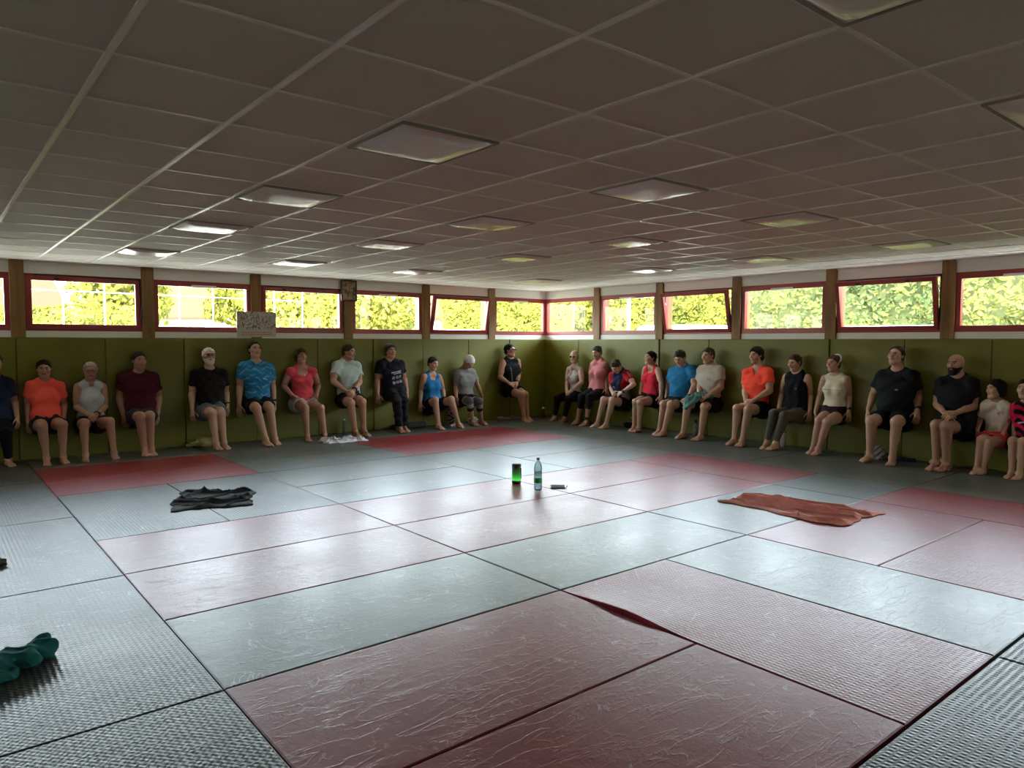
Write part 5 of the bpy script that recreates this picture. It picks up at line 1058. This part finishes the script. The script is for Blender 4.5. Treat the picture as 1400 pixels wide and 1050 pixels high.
pile('towel', [((8.55, -2.66, .045), (8.55, -2.82, .03), .05, .04), ((8.58, -2.72, .07), (8.56, -2.78, .05), .05, .05)], (.40, .39, .26), 'cream cloth before the white bottle by the bald man', 'towel', .014, 48, seed=23)
# green cloth held by the man in beige
def held():
    wl = lambda s, d, z: (XW-PT-.018-d, -s-.09, z-.02)
    pile('cloth', [(wl(-.60, .37, .70), wl(-.74, .46, .71), .055, .06), (wl(-.72, .44, .70), wl(-.80, .62, .66), .06, .05), (wl(-.80, .64, .65), wl(-.80, .69, .52), .055, .04), (wl(-.70, .55, .66), wl(-.75, .69, .56), .045, .035)], (.13, .30, .27), 'green cloth draped over the lap of the man in beige', 'cloth', .018, 40, seed=30)
held()
def bottle(name, x, y, prof, m, cap, capm, label, extra=None, z=0):
    r = empty(name, (x, y, z)); tag(r, label, 'bottle')
    b = MB(); b.lathe(prof, 28); b.build('body', m, r, smooth=True)
    b = MB(); b.lathe(cap, 20); b.build('cap', capm, r, smooth=True)
    if extra: extra(r)
    return r
def water_extra(r):
    b = MB(); b.lathe([(.0405, .078), (.0422, .08), (.0422, .128), (.0405, .13)], 28); b.build('label', M['label_g'], r, smooth=True)
    b = MB(); b.lathe([(.0, .006), (.034, .006), (.0395, .02), (.0395, .19), (.0, .19)], 24); b.build('water', clear_mat('water', (.85, .96, .97), .12), r, smooth=True)
ribs = [(.030, .0), (.036, .004), (.0405, .02)]+[(.0405-(.002 if i % 2 else 0), .03+i*.012) for i in range(4)]+[(.0405, .078), (.0405, .13)]+[(.0385 if i % 2 else .041, .14+i*.01) for i in range(6)]+[(.041, .205), (.040, .235), (.034, .268), (.021, .293), (.0135, .303), (.0135, .312)]
bottle('water_bottle', 3.85, -.69, ribs, M['clear'], [(.0155, .312), (.0165, .314), (.0165, .332), (.015, .334)], M['black'], 'clear plastic water bottle with green label standing in the centre', water_extra)
bottle('water_bottle', 4.32, 4.62, [(.030, 0), (.036, .004), (.037, .10), (.035, .12), (.037, .14), (.036, .18), (.018, .215), (.014, .225)], M['clear_dark'], [(.016, .225), (.017, .227), (.017, .25), (.015, .252)], M['white_plastic'], 'smoky plastic bottle with pale cap by the wall')
bottle('drinking_bottle', 8.62, 4.58, [(.033, 0), (.038, .004), (.038, .15), (.03, .17)], mat('dark red plastic', (.10, .018, .014), .35), [(.026, .17), (.028, .172), (.028, .205), (.02, .21)], M['white_plastic'], 'dark red bottle with white cap in the corner')
def pm():
    m = mat('patterned steel', (.3, .27, .27), .35, .5); N = NT(m); tc = N.n('TexCoord'); a = N.n('TexNoise', i_Vector=tc.outputs['Object'], i_Scale=38.0, i_Detail=3.0, i_Distortion=1.5).outputs[0]
    N.link(N.mix(N.ramp(a, .42, .58), (.07, .05, .055), (.42, .36, .36)), 'Base Color'); return m
bottle('steel_bottle', 8.66, .93, [(.033, 0), (.036, .004), (.036, .18), (.032, .2), (.022, .212)], pm(), [(.023, .212), (.024, .214), (.022, .25), (.012, .258)], M['black'], 'mottled steel bottle by the wall beside the man in beige')
def straw(r):
    b = MB(); b.tube([(.012, 0, .2), (.018, .01, .285)], .004, 8); b.build('straw', M['clear'], r, smooth=True)
c = bottle('tumbler', 8.62, -.62, [(.032, 0), (.034, .004), (.044, .205), (.045, .215)], mat('pale tumbler plastic', (.52, .45, .40), .4), [(.047, .213), (.048, .216), (.046, .228), (.02, .232)], clear_mat('tumbler lid', (.7, .7, .66), .4), 'pale tumbler with lid and straw behind the woman in olive leggings', straw)
c['category'] = 'tumbler'
bottle('drinking_bottle', 8.66, -2.76, [(.036, 0), (.04, .004), (.04, .10), (.0405, .105), (.040, .2), (.03, .23)], M['white_plastic'], [(.02, .23), (.022, .232), (.022, .262), (.012, .27)], clear_mat('frosted cap', (.75, .76, .74), .5), 'white squeeze bottle by the wall behind the cream cloth')
bottle('water_bottle', 8.70, 2.30, [(.04, 0), (.045, .004), (.045, .13), (.02, .16)], M['clear_dark'], [(.02, .16), (.021, .162), (.021, .18), (.018, .182)], M['white_plastic'], 'pale clear bottle half hidden by the black bag')
# speaker
def speaker():
    r = empty('speaker', (3.90, -.285, 0)); tag(r, 'black cylindrical speaker with a green glow beside the water bottle', 'speaker')
    b = MB(); b.lathe([(.034, 0), (.046, .004), (.050, .014), (.050, .03), (.047, .034), (.047, .185), (.050, .189), (.050, .202), (.046, .212), (.036, .216)], 36); b.build('body', M['black'], r, smooth=True)
    m = mat('lit grille', (.005, .03, .01), .25, .5); N = NT(m); tc = N.n('TexCoord'); s = N.n('SeparateXYZ', i_0=tc.outputs['Object'])
    g = N.math('POWER', N.ramp(s.outputs[2], .19, .035), 3.2); N.link(N.mix(g, (.0, .01, .0), (.10, 1, .12)), 'Emission Color'); m.node_tree.nodes['Principled BSDF'].inputs['Emission Strength'].default_value = .42
    b = MB(); b.lathe([(.0470, .036), (.0485, .04), (.0485, .18), (.0470, .184)], 36); b.build('light_panel', m, r, smooth=True)
    b = MB(); b.box(-.012, .012, -.052, -.046, .05, .17); o = b.build('side_strip', M['black'], r, bevel=.004); o.rotation_euler = (0, 0, .75)
speaker()
def phone():
    r = empty('phone', (4.08, -.735, 0), -.66); tag(r, 'dark phone in an open case lying right of the water bottle', 'phone')
    b = MB(); b.box(-.078, .078, -.04, .04, .001, .006); b.build('case', M['black'], r, bevel=.002)
    b = MB(); b.box(-.074, .074, -.037, .037, .0, .009); o = b.build('body', mat('phone back', (.10, .095, .085), .3, .5), r, loc=(.004, .004, .010), bevel=.003); o.rotation_euler = (.22, .02, 0)
    b = MB(); b.tube([(.085, -.03, .002), (.1, -.02, .03)], .004, 6); b.build('loop', M['strap'], r)
phone()
# pictures on the left wall
def pictures():
    r = empty('framed_picture', (4.49, 4.745, 2.34)); tag(r, 'small brown framed picture hung high on a wooden post', 'picture')
    w, h = .142, .170; b = MB(); e = .026
    b.box(-w, w, -.012, .014, -h, -h+e); b.box(-w, w, -.012, .014, h-e, h); b.box(-w, -w+e, -.012, .014, -h+e, h-e); b.box(w-e, w, -.012, .014, -h+e, h-e); b.build('frame', mat('dark wood frame', (.045, .022, .012), .4), r, bevel=.004)
    m = mat('sepia print', (.3, .2, .1), .6); N = NT(m); tc = N.n('TexCoord'); a = N.n('TexNoise', i_Vector=tc.outputs['Object'], i_Scale=17.0, i_Detail=5.0, i_Distortion=1.0).outputs[0]
    N.link(N.mix(N.ramp(a, .42, .60), (.34, .24, .13), (.05, .035, .02)), 'Base Color')
    b = MB(); b.box(-w+e-.002, w-e+.002, .0, .006, -h+e-.002, h-e+.002); b.build('print', m, r)
    p = empty('poster', (2.965, 4.742, 1.765)); tag(p, 'pale poster with a dark sketch propped on the pads before a post', 'poster')
    m = mat('sketch paper', (.5, .47, .42), .7); N = NT(m); tc = N.n('TexCoord'); s = N.n('SeparateXYZ', i_0=tc.outputs['Object'])
    a = N.n('TexNoise', i_Vector=tc.outputs['Object'], i_Scale=9.0, i_Detail=4.0, i_Distortion=2.2).outputs[0]; ln = N.math('SUBTRACT', 1.0, N.ramp(N.math('ABSOLUTE', N.math('SUBTRACT', a, .5)), .01, .05))
    k = N.math('MULTIPLY', ln, N.ramp(s.outputs[2], -.09, -.06)); N.link(N.mix(k, (.46, .42, .36), (.10, .07, .06)), 'Base Color')
    b = MB(); b.box(-.295, .295, .0, .012, -.19, .19); b.build('sheet', m, p)
    rr = random.Random(3)
    b = MB()
    for z in (-.118, -.150):
        x = -.24
        while x < .22:
            L = rr.uniform(.02, .06); b.box(x, min(x+L, .24), -.0015, .001, z-.005, z+.005); x += L+.012
    b.build('red_text', mat('red print', (.30, .06, .05), .7), p)
pictures()
